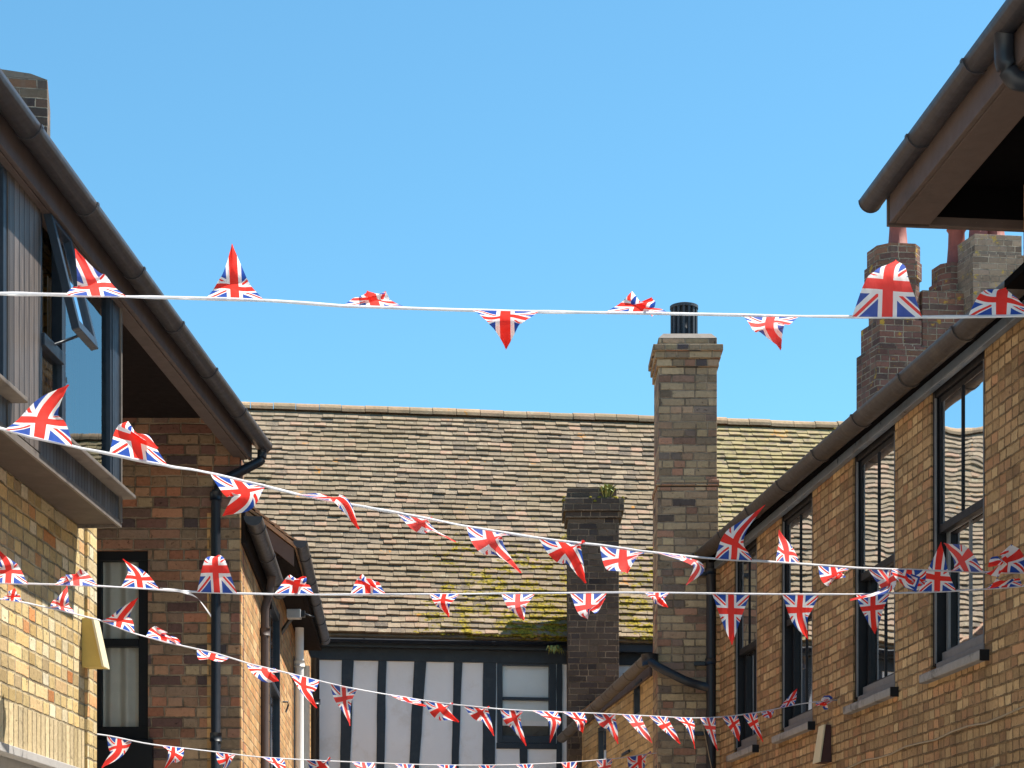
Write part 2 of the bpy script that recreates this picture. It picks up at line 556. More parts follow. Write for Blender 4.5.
def wall_holes(P, d, nrm, length, z0, z1, thick, holes, mb=None):
    """brick wall from plan point P along d, outward normal nrm, with rectangular openings (s0, s1, z0, z1)"""
    mb = mb or MB()
    ss = sorted({0.0, length, *[h[0] for h in holes], *[h[1] for h in holes]})
    zs = sorted({z0, z1, *[h[2] for h in holes], *[h[3] for h in holes]})
    ss = [s for s in ss if 0 <= s <= length]
    zs = [z for z in zs if z0 <= z <= z1]

    def solid(i, j):
        if i < 0 or j < 0 or i >= len(ss) - 1 or j >= len(zs) - 1:
            return False
        sm, zm = (ss[i] + ss[i + 1]) / 2, (zs[j] + zs[j + 1]) / 2
        return not any(h[0] < sm < h[1] and h[2] < zm < h[3] for h in holes)
    P = V((P[0], P[1], 0))
    q = lambda s, z, o: P + d * s + V((0, 0, z)) + nrm * o
    for i in range(len(ss) - 1):
        for j in range(len(zs) - 1):
            if not solid(i, j):
                continue
            a, b, c, e = ss[i], ss[i + 1], zs[j], zs[j + 1]
            mb.face([q(a, c, 0), q(b, c, 0), q(b, e, 0), q(a, e, 0)], [(a, c), (b, c), (b, e), (a, e)])
            mb.face([q(b, c, -thick), q(a, c, -thick), q(a, e, -thick), q(b, e, -thick)], [(b, c), (a, c), (a, e), (b, e)])
            for (di, dj, p0, p1) in ((-1, 0, (a, c), (a, e)), (1, 0, (b, c), (b, e)), (0, -1, (a, c), (b, c)), (0, 1, (a, e), (b, e))):
                if not solid(i + di, j + dj):
                    fl = lambda s, z, o: (o + s, z) if di else (s, z + o)
                    mb.face([q(*p0, 0), q(*p1, 0), q(*p1, -thick), q(*p0, -thick)],
                            [fl(*p0, 0), fl(*p1, 0), fl(*p1, thick), fl(*p0, thick)])
    return mb


def tiles(E, along, up, width, length, gauge, tw, seed=0, sag=.012, mb=None, lift0=.017, th=.014):
    """a slope of single clay tiles. E = eave corner, along and up unit vectors"""
    rnd = random.Random(seed)
    mb = mb or MB()
    E, along, up = V(E), V(along).normalized(), V(up).normalized()
    n = along.cross(up)
    if n.z < 0:
        n = -n
    rows = int(length / gauge)
    mb.box(E - n * .03 - up * .02, along * width, up * (length + .02), n * .03, const_uv=(.5, .5))
    for r in range(rows):
        s0 = r * gauge
        off = (r % 2) * tw / 2 + rnd.uniform(-.012, .012)
        x = -off
        c = 0
        while x < width - .02:
            w = tw * rnd.uniform(.94, 1.05)
            a, b = max(0, x + .002), min(width, x + w - .002)
            if b - a > .02:
                q = E + along * ((a + b) / 2) + up * s0
                wv = mnoise.noise(V((q.x * .9, r * .35, seed))) * sag + mnoise.noise(V((q.x * 3.1, r * 1.3, seed + 5))) * sag * .55
                js = rnd.uniform(-.010, .010) + wv * .9
                lift = lift0 + rnd.uniform(-.004, .009) + wv * .45
                if rnd.random() < .03:
                    lift += .012
                    js -= .012
                tl = rnd.uniform(-.004, .004)
                p = [E + along * a + up * (s0 + js + tl) + n * lift, E + along * b + up * (s0 + js - tl) + n * (lift + rnd.uniform(-.003, .003))]
                t2 = [E + along * a + up * (s0 + gauge * 1.25) + n * .004, E + along * b + up * (s0 + gauge * 1.25) + n * .004]
                nn = n * th
                b0 = len(mb.v)
                mb.v += [p[0], p[1], t2[1], t2[0], p[0] + nn, p[1] + nn, t2[1] + nn, t2[0] + nn]
                for idx in ((4, 5, 6, 7), (0, 1, 5, 4), (1, 2, 6, 5), (3, 0, 4, 7), (1, 0, 3, 2)):
                    mb.f.append([b0 + i for i in idx])
                    mb.uv.append([(c + .37 + r * .61, r + .23)] * 4)
                    mb.sm.append(False)
            x += w
            c += 1
    return mb


def ridge(A, B, r, seg, seed):
    rnd = random.Random(seed)
    mb = MB()
    A, B = V(A), V(B)
    L = (B - A).length
    d = (B - A) / L
    s = d.cross(V((0, 0, 1))).normalized()
    x, i = 0, 0
    while x < L - .05:
        l = min(seg * rnd.uniform(.95, 1.05), L - x)
        rr = r * rnd.uniform(.96, 1.05)
        dz = rnd.uniform(-.006, .006)
        a, b = A + d * (x + .004), A + d * (x + l - .004)
        n = 8
        ring = [(math.cos(math.pi * k / n) * rr * 1.1, math.sin(math.pi * k / n) * rr + dz) for k in range(n + 1)]
        for k in range(n):
            (x0, z0), (x1, z1) = ring[k], ring[k + 1]
            mb.face([a + s * x0 + V((0, 0, z0)), a + s * x1 + V((0, 0, z1)), b + s * x1 + V((0, 0, z1)), b + s * x0 + V((0, 0, z0))],
                    [(i + .3, 9.1)] * 4, True)
        for e in (a, b):
            mb.face([e + s * q + V((0, 0, z)) for q, z in ring], [(i + .3, 9.1)] * (n + 1))
        x += l
        i += 1
    return mb


def gutter_run(parent, a, b, r, mat, step=.95, first=.4, joint_w=.035, name='gutter'):
    a, b = V(a), V(b)
    mb = MB()
    mb.half(a, b, r)
    d = (b - a).normalized()
    mb.disc_half(a - d * .006, d, r * 1.03)
    mb.disc_half(b, d, r * 1.03)
    g = obj(name, mb, mat, parent)
    L = (b - a).length
    x = first
    while x < L - .05:
        m = MB()
        p = a + d * x
        m.half(p - d * joint_w / 2, p + d * joint_w / 2, r * 1.09, .008)
        m.box(p - d * .012 + d.cross(V((0, 0, 1))).normalized() * -r * 1.1 + V((0, 0, -.01)), d * .024, d.cross(V((0, 0, 1))).normalized() * r * 2.2, V((0, 0, .012)))
        obj('gutter_joint', m, mat, g)
        x += step
    return g


def pipe(parent, pts, r, mat, collars=(), name='downpipe', n=14):
    mb = MB()
    P = [V(p) for p in pts]
    out = [P[0]]
    for i in range(1, len(P) - 1):                     # round the bends
        a, b, c = P[i - 1], P[i], P[i + 1]
        rr = min(.06, (a - b).length * .4, (c - b).length * .4)
        p0, p1 = b + (a - b).normalized() * rr, b + (c - b).normalized() * rr
        for k in range(5):
            t = k / 4
            out.append(p0 * (1 - t) ** 2 + b * 2 * t * (1 - t) + p1 * t * t)
    out.append(P[-1])
    mb.tube(out, r, n)
    o = obj(name, mb, mat, parent)
    for c in collars:
        m = MB()
        c = V(c)
        m.cyl(c - V((0, 0, .03)), (0, 0, .06), r * 1.22, n=n)
        obj('pipe_collar', m, mat, o)
    return o


def shell(parent, pts, z0, z1, mat, name='rear_wall', t=.2):
    """plain outer walls along a list of plan points"""
    mb = MB()
    for (a, b) in zip(pts[:-1], pts[1:]):
        a3, b3 = V((*a, 0)), V((*b, 0))
        d = (b3 - a3).normalized()
        wall_holes(a, d, V((d.y, -d.x, 0)), (b3 - a3).length, z0, z1, t, [], mb)
    return obj(name, mb, mat, parent)


def prism(mb, poly, ext):
    """extrude a planar polygon"""
    ext = V(ext)
    poly = [V(p) for p in poly]
    e1 = (poly[1] - poly[0]).normalized()
    nn = (poly[1] - poly[0]).cross(poly[2] - poly[0]).normalized()
    e2 = nn.cross(e1)
    uvs = [((p - poly[0]).dot(e1), (p - poly[0]).dot(e2)) for p in poly]
    mb.face(poly, uvs)
    mb.face([p + ext for p in poly][::-1], uvs[::-1])
    for k in range(len(poly)):
        a, b = poly[k], poly[(k + 1) % len(poly)]
        l = (b - a).length
        mb.face([b, a, a + ext, b + ext], [(l, 0), (0, 0), (0, ext.length), (l, ext.length)])


# ================================================================ SETTING: ground
g = MB()
g.face([(-400, -400, 0), (400, -400, 0), (400, 900, 0), (-400, 900, 0)], [(-400, -400), (400, -400), (400, 900), (-400, 900)])
go = obj('ground', g, PAVE)
go['kind'] = 'structure'

# ================================================================ LEFT HOUSE with the oriel window
WA = Line(-3.13, .0665, +1)
LH = thing('brick_house', 'yellow brick house on the left with a timber clad oriel window and long dark gutter', 'house', (-4.5, 7.5, 0))
Y0, YC = 3.0, 11.42
sl = V((WA.k, 1, 0)).length
s_of = lambda Y: (Y - Y0) * sl
SH0, SH1 = s_of(5.0), s_of(10.92)
wl = wall_holes(WA.p(Y0, 0), WA.d, WA.nrm, s_of(YC), 0, 5.44, .25, [(SH0, SH1, .9, 2.62), (SH0 - .4, s_of(11.30), 2.62, 2.845), (s_of(4.0), s_of(10.9), 4.0, 5.3)])
# return wall at the corner, side and rear
ret = (WA.p(YC, 0).x, YC)
ws = MB()
wall_holes(ret, V((-1, 0, 0)), V((0, 1, 0)), 4.6, 0, 5.44, .25, [], wl)
obj('wall', wl, B_LEFT, LH)
shell(LH, [(-6.97, YC), (-7.4, Y0), (WA.p(Y0, 0).x, Y0)], 0, 5.44, B_LEFT)
# soldier course
mb = MB()
sa = s_of(5.0) - .4
n_s = int((s_of(11.30) - sa) / .0745)
P0 = WA.p(Y0, 0)
rnd = random.Random(3)
base = P0 + WA.d * sa
mb2 = wall_holes(base, WA.d, WA.nrm, s_of(11.30) - sa, 2.62, 2.845, .25, [])
# upright bricks: turn the pattern by swapping uv
mb2.uv = [[(v * 1.0 - 2.62 + .11, u) for (u, v) in f] for f in mb2.uv]
obj('soldier_course', mb2, B_SOLD, LH)
# shop window under the soldier course
sw = holder('shop_window', LH)
fr = MB()
q = lambda Y, z, o: WA.p(Y, z, o)
fr.box(q(5.0, 2.50, -.14), WA.d * (SH1 - SH0), WA.nrm * .10, V((0, 0, .12)))
fr.box(q(5.0, .9, -.14), WA.d * (SH1 - SH0), WA.nrm * .10, V((0, 0, .10)))
for Y in (5.0, 6.4, 7.9, 9.3, 10.2, 10.84):
    fr.box(q(Y, 1.0, -.13), WA.d * .08, WA.nrm * .09, V((0, 0, 1.5)))
obj('frame', fr, SHOPF, sw, .004)
hd = MB()
hd.box(q(4.9, 2.575, -.02), WA.d * (SH1 - SH0 + .16), WA.nrm * .07, V((0, 0, .045)))
obj('head_trim', hd, SHOPF, sw, .004)
pn = MB()
pn.face([q(5.0, 1.0, -.09), q(10.92, 1.0, -.09), q(10.92, 2.5, -.09), q(5.0, 2.5, -.09)])
obj('pane', pn, GLASS_F, sw)

# oriel: floor slab, boards, windows
OD = .24                                            # how far it stands out
ORY0, ORY1 = 4.2, 11.03
orl = holder('oriel', LH)
fl = MB()
a, b = q(ORY0, 3.97, 0), q(ORY1, 3.97, 0)
fl.box(q(ORY0, 3.972, .002), WA.d * (ORY1 - ORY0) * sl, WA.nrm * (OD - .012), V((0, 0, .03)))
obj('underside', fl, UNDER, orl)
ed = MB()
ed.box(q(ORY0, 3.955, OD - .01), WA.d * (ORY1 - ORY0) * sl, WA.nrm * .014, V((0, 0, .035)))
ed.box(q(ORY1, 3.955, -.0), WA.d * .012, WA.nrm * (OD + .004), V((0, 0, .035)))
obj('edge_trim', ed, LEDGE, orl)
YU = lambda u, x0=-3.13 + OD: -x0 * F / (645 - u)       # Y on the oriel front for an image column
W2a, W2m, W2b = YU(42), YU(66), YU(113.5)
W1a, W1b = YU(-70), YU(9)
cl = MB()


def front(mb, ya, yb, za, zb, o0, th):
    mb.box(q(ya, za, o0), WA.d * (yb - ya) * sl, WA.nrm * th, V((0, 0, zb - za)))


for ya, yb, za, zb in ((W1b, W2a, 4.0, 5.44), (ORY0, W1a, 4.0, 5.44)):
    front(cl, ya, yb, za, zb, OD - .03, .03)
obj('board_cladding', cl, CLAD, orl)
bd = MB()
for ya, yb in ((W1a, W1b), (W2a, ORY1)):
    front(bd, ya, yb, 3.99, 4.12, OD - .035, .03)
bd.box(q(ORY1 - .02, 3.99, 0), WA.d * .02, WA.nrm * (OD - .036), V((0, 0, 1.45)))
obj('board_band', bd, BAND, orl)
for ya, yb in ((W1a - .02, W1b + .06), (W2a - .02, ORY1 + .05)):
    ld = MB()
    ld.box(q(ya, 4.118, OD - .03), WA.d * (yb - ya) * sl, WA.nrm * .105, V((0, 0, .022)))
    obj('ledge', ld, LEDGE, orl, .004)
hd = MB()
front(hd, W2a, ORY1, 5.20, 5.44, OD - .03, .028)
front(hd, W1a, W1b, 5.20, 5.44, OD - .03, .028)
obj('head_board', hd, BAND, orl)


def casement_frame(parent, ya, yb, za, zb, w, mat, o=OD - .06, th=.055, transom=None, pane_mat=GLASS_L, pane=True):
    fm = MB()
    front(fm, ya, ya + w, za, zb, o, th)
    front(fm, yb - w, yb, za, zb, o, th)
    front(fm, ya + w, yb - w, za, za + w, o, th)
    front(fm, ya + w, yb - w, zb - w, zb, o, th)
    if transom:
        front(fm, ya + w, yb - w, transom - .03, transom + .03, o, th + .012)
    obj('frame', fm, mat, parent, .003)
    if pane:
        p = MB()
        z1 = transom if transom else zb
        p.face([q(ya + w, za + w, o + .03), q(yb - w, za + w, o + .03), q(yb - w, z1 - w * .5, o + .03), q(ya + w, z1 - w * .5, o + .03)])
        obj('pane', p, pane_mat, parent)


w1 = holder('window', LH)
casement_frame(w1, W1a, (W1a + W1b) / 2, 4.14, 5.2, .05, BLUEB)
casement_frame(w1, (W1a + W1b) / 2, W1b, 4.14, 5.2, .05, BLUEB)
w2 = holder('window', LH)
casement_frame(w2, W2a, W2m, 4.14, 5.2, .035, BLUEB, transom=4.56)
w3 = holder('window', LH)
casement_frame(w3, W2m, W2b, 4.14, 5.2, .03, BLUEB)
# open top hung sash
osh = MB()
hin_a, hin_b = q(W2a + .03, 5.16, OD + .0), q(W2m - .03, 5.16, OD + .0)
ang = math.radians(14)
dn = (V((0, 0, -1)) * math.cos(ang) + WA.nrm * math.sin(ang))
nn = (V((0, 0, 1)) * math.sin(ang) + WA.nrm * math.cos(ang))
hl = .58
wd = (hin_b - hin_a).length


def sash_bar(s0, s1, t0, t1):
    osh.box(hin_a + WA.d * s0 + dn * t0, WA.d * (s1 - s0), dn * (t1 - t0), nn * .04)


sash_bar(0, .04, 0, hl)
sash_bar(wd - .04, wd, 0, hl)
sash_bar(.04, wd - .04, 0, .04)
sash_bar(.04, wd - .04, hl - .05, hl)
so = obj('open_sash', osh, BLUEB, w2, .003, label='top hung sash standing open')
pn = MB()
pn.face([hin_a + WA.d * .04 + dn * .04 + nn * .02, hin_a + WA.d * (wd - .04) + dn * .04 + nn * .02,
         hin_a + WA.d * (wd - .04) + dn * (hl - .05) + nn * .02, hin_a + WA.d * .04 + dn * (hl - .05) + nn * .02])
obj('sash_pane', pn, GLASS_L, w2)
st = MB()
st.tube([q(W2a + .2, 4.58, OD), hin_a + WA.d * .25 + dn * (hl - .06)], .007, 8)
obj('window_stay', st, BLUEB, w2)
post = MB()
front(post, W2b, W2b + .03, 4.14, 5.2, OD - .06, .06)
front(post, W2b + .03, ORY1, 4.14, 5.2, OD - .03, .03)
obj('corner_post', post, BLUEB, orl, .003)
pf = MB()
front(pf, ORY1 - .015, ORY1 + .006, 3.98, 5.2, OD - .02, .03)
obj('corner_bead', pf, LEDGE, orl)
bl = MB()
rnd = random.Random(5)
for k in range(9):
    Yk = W2m + .12 + k * (W2b - W2m - .5) / 9 + rnd.uniform(-.03, .03)
    front(bl, Yk, Yk + rnd.uniform(.012, .03), 4.2, 5.1, .05, .002)
for k in range(5):
    Yk = W2a + .1 + k * .08
    front(bl, Yk, Yk + .012, 4.2, 5.1, .05, .002)
obj('blind_slat', bl, BLIND, w3)

# eave of the left house: fascia, soffit, gutter, roof
EY0, EY1 = 3.0, 14.42
fa = MB()
FO = .30
fa.box(q(EY0, 5.16, FO - .025), WA.d * (EY1 - EY0) * sl, WA.nrm * .025, V((0, 0, .26)))
fa.box(q(EY1 - .025, 5.18, 0), WA.d * .024, WA.nrm * (FO - .026), V((0, 0, .24)))
obj('fascia', fa, FASC, LH, .004)
sf = MB()
sf.box(q(EY0, 5.44, -1.2), WA.d * (EY1 - EY0 - .02) * sl, WA.nrm * (1.2 + FO - .03), V((0, 0, .02)))
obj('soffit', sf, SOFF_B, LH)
fb = MB()
fb.box(q(EY0, 5.158, FO - .115), WA.d * (EY1 - EY0 - .03) * sl, WA.nrm * .088, V((0, 0, .03)))
obj('soffit_board', fb, FASC, LH, .003)
gutter_run(LH, q(EY0, 5.33, FO + .065), q(EY1 + .10, 5.30, FO + .065), .062, UPVC, .92, .48)
# roof
pit = math.radians(40)
E = q(EY0, 5.35, FO - .02)
upv = V((-1, WA.k, 0)).normalized() * math.cos(pit) + V((0, 0, math.sin(pit)))
rl = 4.7
rf = obj('roof', tiles(E, WA.d, upv, (EY1 + .2 - EY0) * sl, rl, .105, .17, 11), TILE, LH)
RA = E + upv * rl
bk = V((-1, WA.k, 0)).normalized() * math.cos(pit) - V((0, 0, math.sin(pit)))
mb = MB()
mb.box(RA - V((0, 0, .04)), WA.d * (EY1 + .2 - EY0) * sl, bk * rl, V((0, 0, .04)))
obj('rear_roof', mb, TILE, LH)
obj('ridge_tiles', ridge(RA + V((0, 0, .0)), RA + WA.d * (EY1 + .2 - EY0) * sl, .12, .33, 4), RIDGE, LH)
gb = MB()
for Yg in (EY0 + .1, EY1 - .2):
    p = q(Yg, 5.462, FO - .1)
    prism(gb, [p, p + (RA - E) - V((0, 0, .12)) + WA.nrm * .0, p + V((-1, WA.k, 0)).normalized() * (rl * 2 * math.cos(pit) - .1)], WA.d * .1)
obj('gable', gb, B_LEFT, LH)
# downpipe from the gutter end to the wall behind
WBY = 14.30
xp = (216 - 512) / F * (WBY - .06)
ge = q(EY1 + .04, 5.27, FO + .065)
pipe(LH, [ge, ge - V((0, 0, .10)), V((xp + .06, WBY - .07, 4.98)), V((xp, WBY - .07, 4.90)), V((xp, WBY - .07, 0))], .034, PIPE,
     [(xp, WBY - .07, 4.86), (xp, WBY - .07, 3.15), (xp, WBY - .07, 2.1)])

# ================================================================ ANNEX behind it
AX = Line(-1.945 + .05 * 14.3, -.05, +1)
AN = thing('annex_house', 'narrow annex with dark red front and sunlit orange side wall behind the oriel', 'house', (-4.0, 19, 0))
xc = AX.p(WBY, 0).x
XL = -5.6
px = lambda u, Y=WBY: (u - 512) / F * Y
wz = lambda v, Y=WBY: EYE + (HZ - v) / F * Y
wh = [(px(92) - XL, px(148) - XL, wz(740), wz(550))]
fb = wall_holes((XL, WBY), V((1, 0, 0)), V((0, -1, 0)), xc - XL - .003, 0, 5.44, .24, wh)
obj('front_wall', fb, B_FRONT, AN)
# window in the front wall
wn = holder('window', AN)
x0, x1, z0, z1 = px(92), px(148), wz(740), wz(550)
fm = MB()
yb = WBY + .04
zt = wz(642)


def fbox(xa, xb, za, zb, y=yb, th=.06):
    fm.box((xa, y, za), (xb - xa, 0, 0), (0, th, 0), (0, 0, zb - za))


fbox(x0, x1, z1 - .07, z1)
fbox(x0, x1, z0, z0 + .10)
fbox(x0, x0 + .06, z0 + .10, z1 - .07)
fbox(x1 - .075, x1, z0 + .10, z1 - .07)
fbox(x0 + .06, x1 - .075, zt - .03, zt + .03, yb - .01)
obj('frame', fm, BLKF, wn, .004)
sl_ = MB()
sl_.box((x0 - .04, WBY - .05, z0 - .26), (x1 - x0 + .08, 0, 0), (0, .09, 0), (0, 0, .26))
obj('sill', sl_, BLKF, wn, .006)
pn = MB()
pn.face([(x0 + .06, yb + .03, z0 + .1), (x1 - .075, yb + .03, z0 + .1), (x1 - .075, yb + .03, z1 - .07), (x0 + .06, yb + .03, z1 - .07)])
obj('pane', pn, GLASS_F, wn)


def curtain(parent, p, d, nrm, w, z0, z1, mat, seed=0, amp=.02, name='curtain'):
    mb = MB()
    n = 40
    rnd = random.Random(seed)
    ph = [rnd.uniform(0, 6) for _ in range(3)]
    pts = []
    for i in range(n + 1):
        x = i / n * w
        pts.append(V(p) + V(d) * x + V(nrm) * (amp * math.sin(x * 55 + ph[0]) + amp * .6 * math.sin(x * 23 + ph[1])))
    for i in range(n):
        A, B = pts[i], pts[i + 1]
        mb.face([V((A.x, A.y, z0)), V((B.x, B.y, z0)), V((B.x, B.y, z1)), V((A.x, A.y, z1))], smooth=True)
    return obj(name, mb, mat, parent)


curtain(wn, (x0 + .02, WBY + .115, 0), (1, 0, 0), (0, 1, 0), x1 - x0 - .08, z0 + .05, z1 - .02, CURT, 2)
# side wall with openings
as_ = lambda u: (AX.x0 * F) / (u - 512 - AX.k * F) if abs(u - 512 - AX.k * F) > 1 else 0
AYe = 24.4
alen = (AYe - WBY) * V((AX.k, 1, 0)).length
yA, yB = 17.2, 18.3
wside = wall_holes(AX.p(WBY + .008, 0, .006), AX.d, AX.nrm, (17.15 - WBY), 0, 4.76, .24, [])
wall_holes(AX.p(17.15, 0), AX.d, AX.nrm, alen - 2.85, 0, 5.2, .24, [(.05, 1.35, 3.0, 4.75), (3.6, 4.6, 3.0, 4.7)], wside)
obj('side_wall', wside, B_SIDE, AN)
shell(AN, [(AX.p(AYe, 0).x, AYe), (-8.2, AYe), (-8.2, WBY), (XL, WBY)], 0, 5.2, B_FRONT)
qa = lambda Y, z, o=0: AX.p(Y, z, o)
for (sa, sb, za, zb) in ((.05, 1.35, 3.0, 4.75), (3.6, 4.6, 3.0, 4.7)):
    wn = holder('window', AN)
    fm = MB()
    A = qa(17.15, za, -.05) + AX.d * sa
    L_ = sb - sa
    h = zb - za
    fm.box(A, AX.d * .06, AX.nrm * .06, V((0, 0, h)))
    fm.box(A + AX.d * (L_ - .06), AX.d * .06, AX.nrm * .06, V((0, 0, h)))
    fm.box(A + AX.d * .06, AX.d * (L_ - .12), AX.nrm * .055, V((0, 0, .07)))
    fm.box(A + AX.d * .06 + V((0, 0, h - .07)), AX.d * (L_ - .12), AX.nrm * .055, V((0, 0, .07)))
    fm.box(A + AX.d * .06 + V((0, 0, h * .55)), AX.d * (L_ - .12), AX.nrm * .065, V((0, 0, .05)))
    obj('frame', fm, BLUEB, wn, .004)
    p = MB()
    C = A + AX.nrm * .025
    p.face([C, C + AX.d * L_, C + AX.d * L_ + V((0, 0, h)), C + V((0, 0, h))])
    obj('pane', p, GLASS_R, wn)
    s2 = MB()
    s2.box(qa(17.15, za - .07, -.02) + AX.d * (sa - .06), AX.d * (L_ + .12), AX.nrm * .13, V((0, 0, .068)))
    obj('sill', s2, SILL, wn, .006)
# low lean-to piece at the front with its gutter
fz = MB()
fz.box(qa(WBY + .02, 4.55, .004), AX.d * 2.75, AX.nrm * .03, V((0, 0, .24)))
obj('fascia', fz, SOFF_B, AN, .004)
gutter_run(AN, qa(WBY - .08, 4.72, .10), qa(17.05, 4.70, .10), .065, UPVC, 1.0, .3)
pl = math.radians(38)
upl = V((-1, -AX.k, 0)).normalized() * math.cos(pl) + V((0, 0, math.sin(pl)))
obj('lean_to_roof', tiles(qa(WBY + .26, 4.78, .10), AX.d, upl, 2.6, 1.3, .105, .17, 21), TILE, AN)
# main roof of the annex
EA = qa(17.0, 5.10, .24)
wd_ = 22.3 - 17.0
obj('roof', tiles(EA, AX.d, upl, wd_, 4.3, .105, .17, 22), TILE, AN)
RA2 = EA + upl * 4.3
bk2 = V((-1, -AX.k, 0)).normalized() * math.cos(pl) - V((0, 0, math.sin(pl)))
mb = MB()
mb.box(RA2 - V((0, 0, .04)), AX.d * wd_, bk2 * 4.0, V((0, 0, .04)))
obj('rear_roof', mb, TILE, AN)
obj('ridge_tiles', ridge(RA2, RA2 + AX.d * wd_, .12, .33, 5), RIDGE, AN)
bg = MB()
bg.box(EA - V((0, 0, .20)) + upl * .02 + AX.d * .02, AX.d * .03, upl * 4.3, V((0, 0, .15)))
obj('bargeboard', bg, FASC_N, AN, .003)
gb = MB()
p = qa(17.25, 5.2, -.02)
prism(gb, [p, p + V((-6.1, 0, 0)), p + V((-3.05, 0, 2.35))], AX.d * .15)
p = qa(AYe - .3, 5.2, -.02)
prism(gb, [p, p + V((-6.1, 0, 0)), p + V((-3.05, 0, 2.35))], AX.d * .15)
obj('gable', gb, B_FRONT, AN)
fz = MB()
fz.box(qa(17.05, 4.98, .20), AX.d * (22.25 - 17.1), AX.nrm * .025, V((0, 0, .17)))
fz.box(qa(17.05, 4.98, .002), AX.d * (22.25 - 17.1), AX.nrm * .197, V((0, 0, .02)))
obj('eave_board', fz, SOFF_B, AN, .003)
gutter_run(AN, qa(16.98, 5.12, .28), qa(22.2, 5.10, .26), .060, UPVC, 1.1, .6)
# pipes on the side wall
pipe(AN, [qa(16.1, 4.66, .10), qa(16.1, 4.5, .08), qa(16.1, 4.4, .045), qa(16.1, 0, .045)], .034, FASC, [qa(16.1, 4.2, .045), qa(16.1, 2.6, .045)])
pipe(AN, [qa(20.6, 4.97, .07), qa(20.6, 4.8, .07), qa(20.6, 0, .07)], .045, WHITEP, [qa(20.6, 4.6, .07), qa(20.6, 3.1, .07)])
pipe(AN, [qa(21.8, 4.75, .07), qa(21.8, 0, .07)], .045, WHITEP, [qa(21.8, 4.5, .07)])
pipe(AN, [qa(22.9, 5.0, .12), qa(22.9, 0, .12)], .05, PIPE, [qa(22.9, 4.5, .12)])
# chimney of the annex
CY = 19.6
cx0, cx1 = px(-40, CY), px(50.5, CY)
ch = holder('chimney', AN)
mb = MB()
zt_ = wz(80, CY)
cr = V((cx1 - .03, CY, 0))
f1, f2 = V((math.cos(.19), math.sin(.19), 0)), V((-math.sin(.19), math.cos(.19), 0))
cw = cx1 - cx0
mb.box(cr - f1 * cw + V((0, 0, 6.6)), f1 * cw, f2 * .75, V((0, 0, zt_ - 6.6)))
obj('stack', mb, B_LCH, ch, .006)
mb = MB()
z3 = V((0, 0, 1))
prism(mb, [cr - f1 * cw + z3 * (zt_ + .001), cr + z3 * (zt_ + .001), cr - f1 * .16 + z3 * (zt_ + .05), cr - f1 * (cw - .16) + z3 * (zt_ + .09)], f2 * .75)
obj('mortar_cap', mb, LEDGE, ch, .01)

# floodlight on the side wall
FLt = thing('floodlight', 'small silver floodlight on a bracket high on the sunlit side wall', 'lamp', qa(18.9, 4.65, 0))
m = MB()
c = at(293, 614, 18.6)
m.box(c + V((-.055, -.05, -.045)), (.13, 0, 0), (0, .10, 0), (0, 0, .085))
obj('lamp_body', m, METAL, FLt, .008)
m = MB()
m.bar(c + V((.0, .05, 0)), qa(18.9, 4.64, -.01), .03, .03)
m.box(c + V((.077, -.03, -.03)), (.035, 0, 0), (0, .06, 0), (0, 0, .06))
m.tube([c + V((.112, 0, 0)), c + V((.2, .02, -.03))], .008, 8)
obj('bracket', m, PIPE, FLt)

# wall hook (small dark bracket)
hk = MB()
c = qa(19.0, EYE + (HZ - 705) / F * 19.0, .02)
hk.tube([c + V((-.02, 0, .03)), c + V((.03, 0, .03)), c + V((.035, 0, 0)), c + V((.012, 0, -.07))], .009, 8)
obj('wall_hook', hk, PIPE, AN)

# ================================================================ TIMBER FRAMED HOUSE at the back
TH = thing('timber_house', 'white and black timber framed house with a mossy tiled roof closing the yard', 'house', (0, 27, 0))
rot = .125
td = V((1, rot, 0)).normalized()
tn = V((td.y, -td.x, 0))                                # towards the camera
T0 = V(((435 - 512) / F * 25.0, 25.0, 0))


def tx(u):
    """distance along the facade for an image column"""
    k = (u - 512) / F
    # T0.x + s*td.x = k*(T0.y + s*td.y)
    return (k * T0.y - T0.x) / (td.x - k * td.y)


def tp(s, z, o=0):
    return T0 + td * s + tn * o + V((0, 0, z))


def tz(v, s=0.0):
    return EYE + (HZ - v) / F * (T0.y + td.y * s)


SL_, SR_ = -8.0, 8.2
ZE = 5.55
wx0, wx1, wv0, wv1 = tx(497), tx(556), tz(743, 1.1), tz(657, 1.1)
wall = wall_holes(tp(SL_, 0), td, tn, SR_ - SL_, 0, ZE + .1, .18, [(wx0 - SL_, wx1 - SL_, wv0, wv1)])
obj('wall', wall, RENDER, TH)
shell(TH, [(tp(SR_, 0).x, tp(SR_, 0).y), (tp(SR_, 0, -7.1).x, tp(SR_, 0, -7.1).y), (tp(SL_, 0, -7.1).x, tp(SL_, 0, -7.1).y), (tp(SL_, 0).x, tp(SL_, 0).y)], 0, ZE, RENDER)


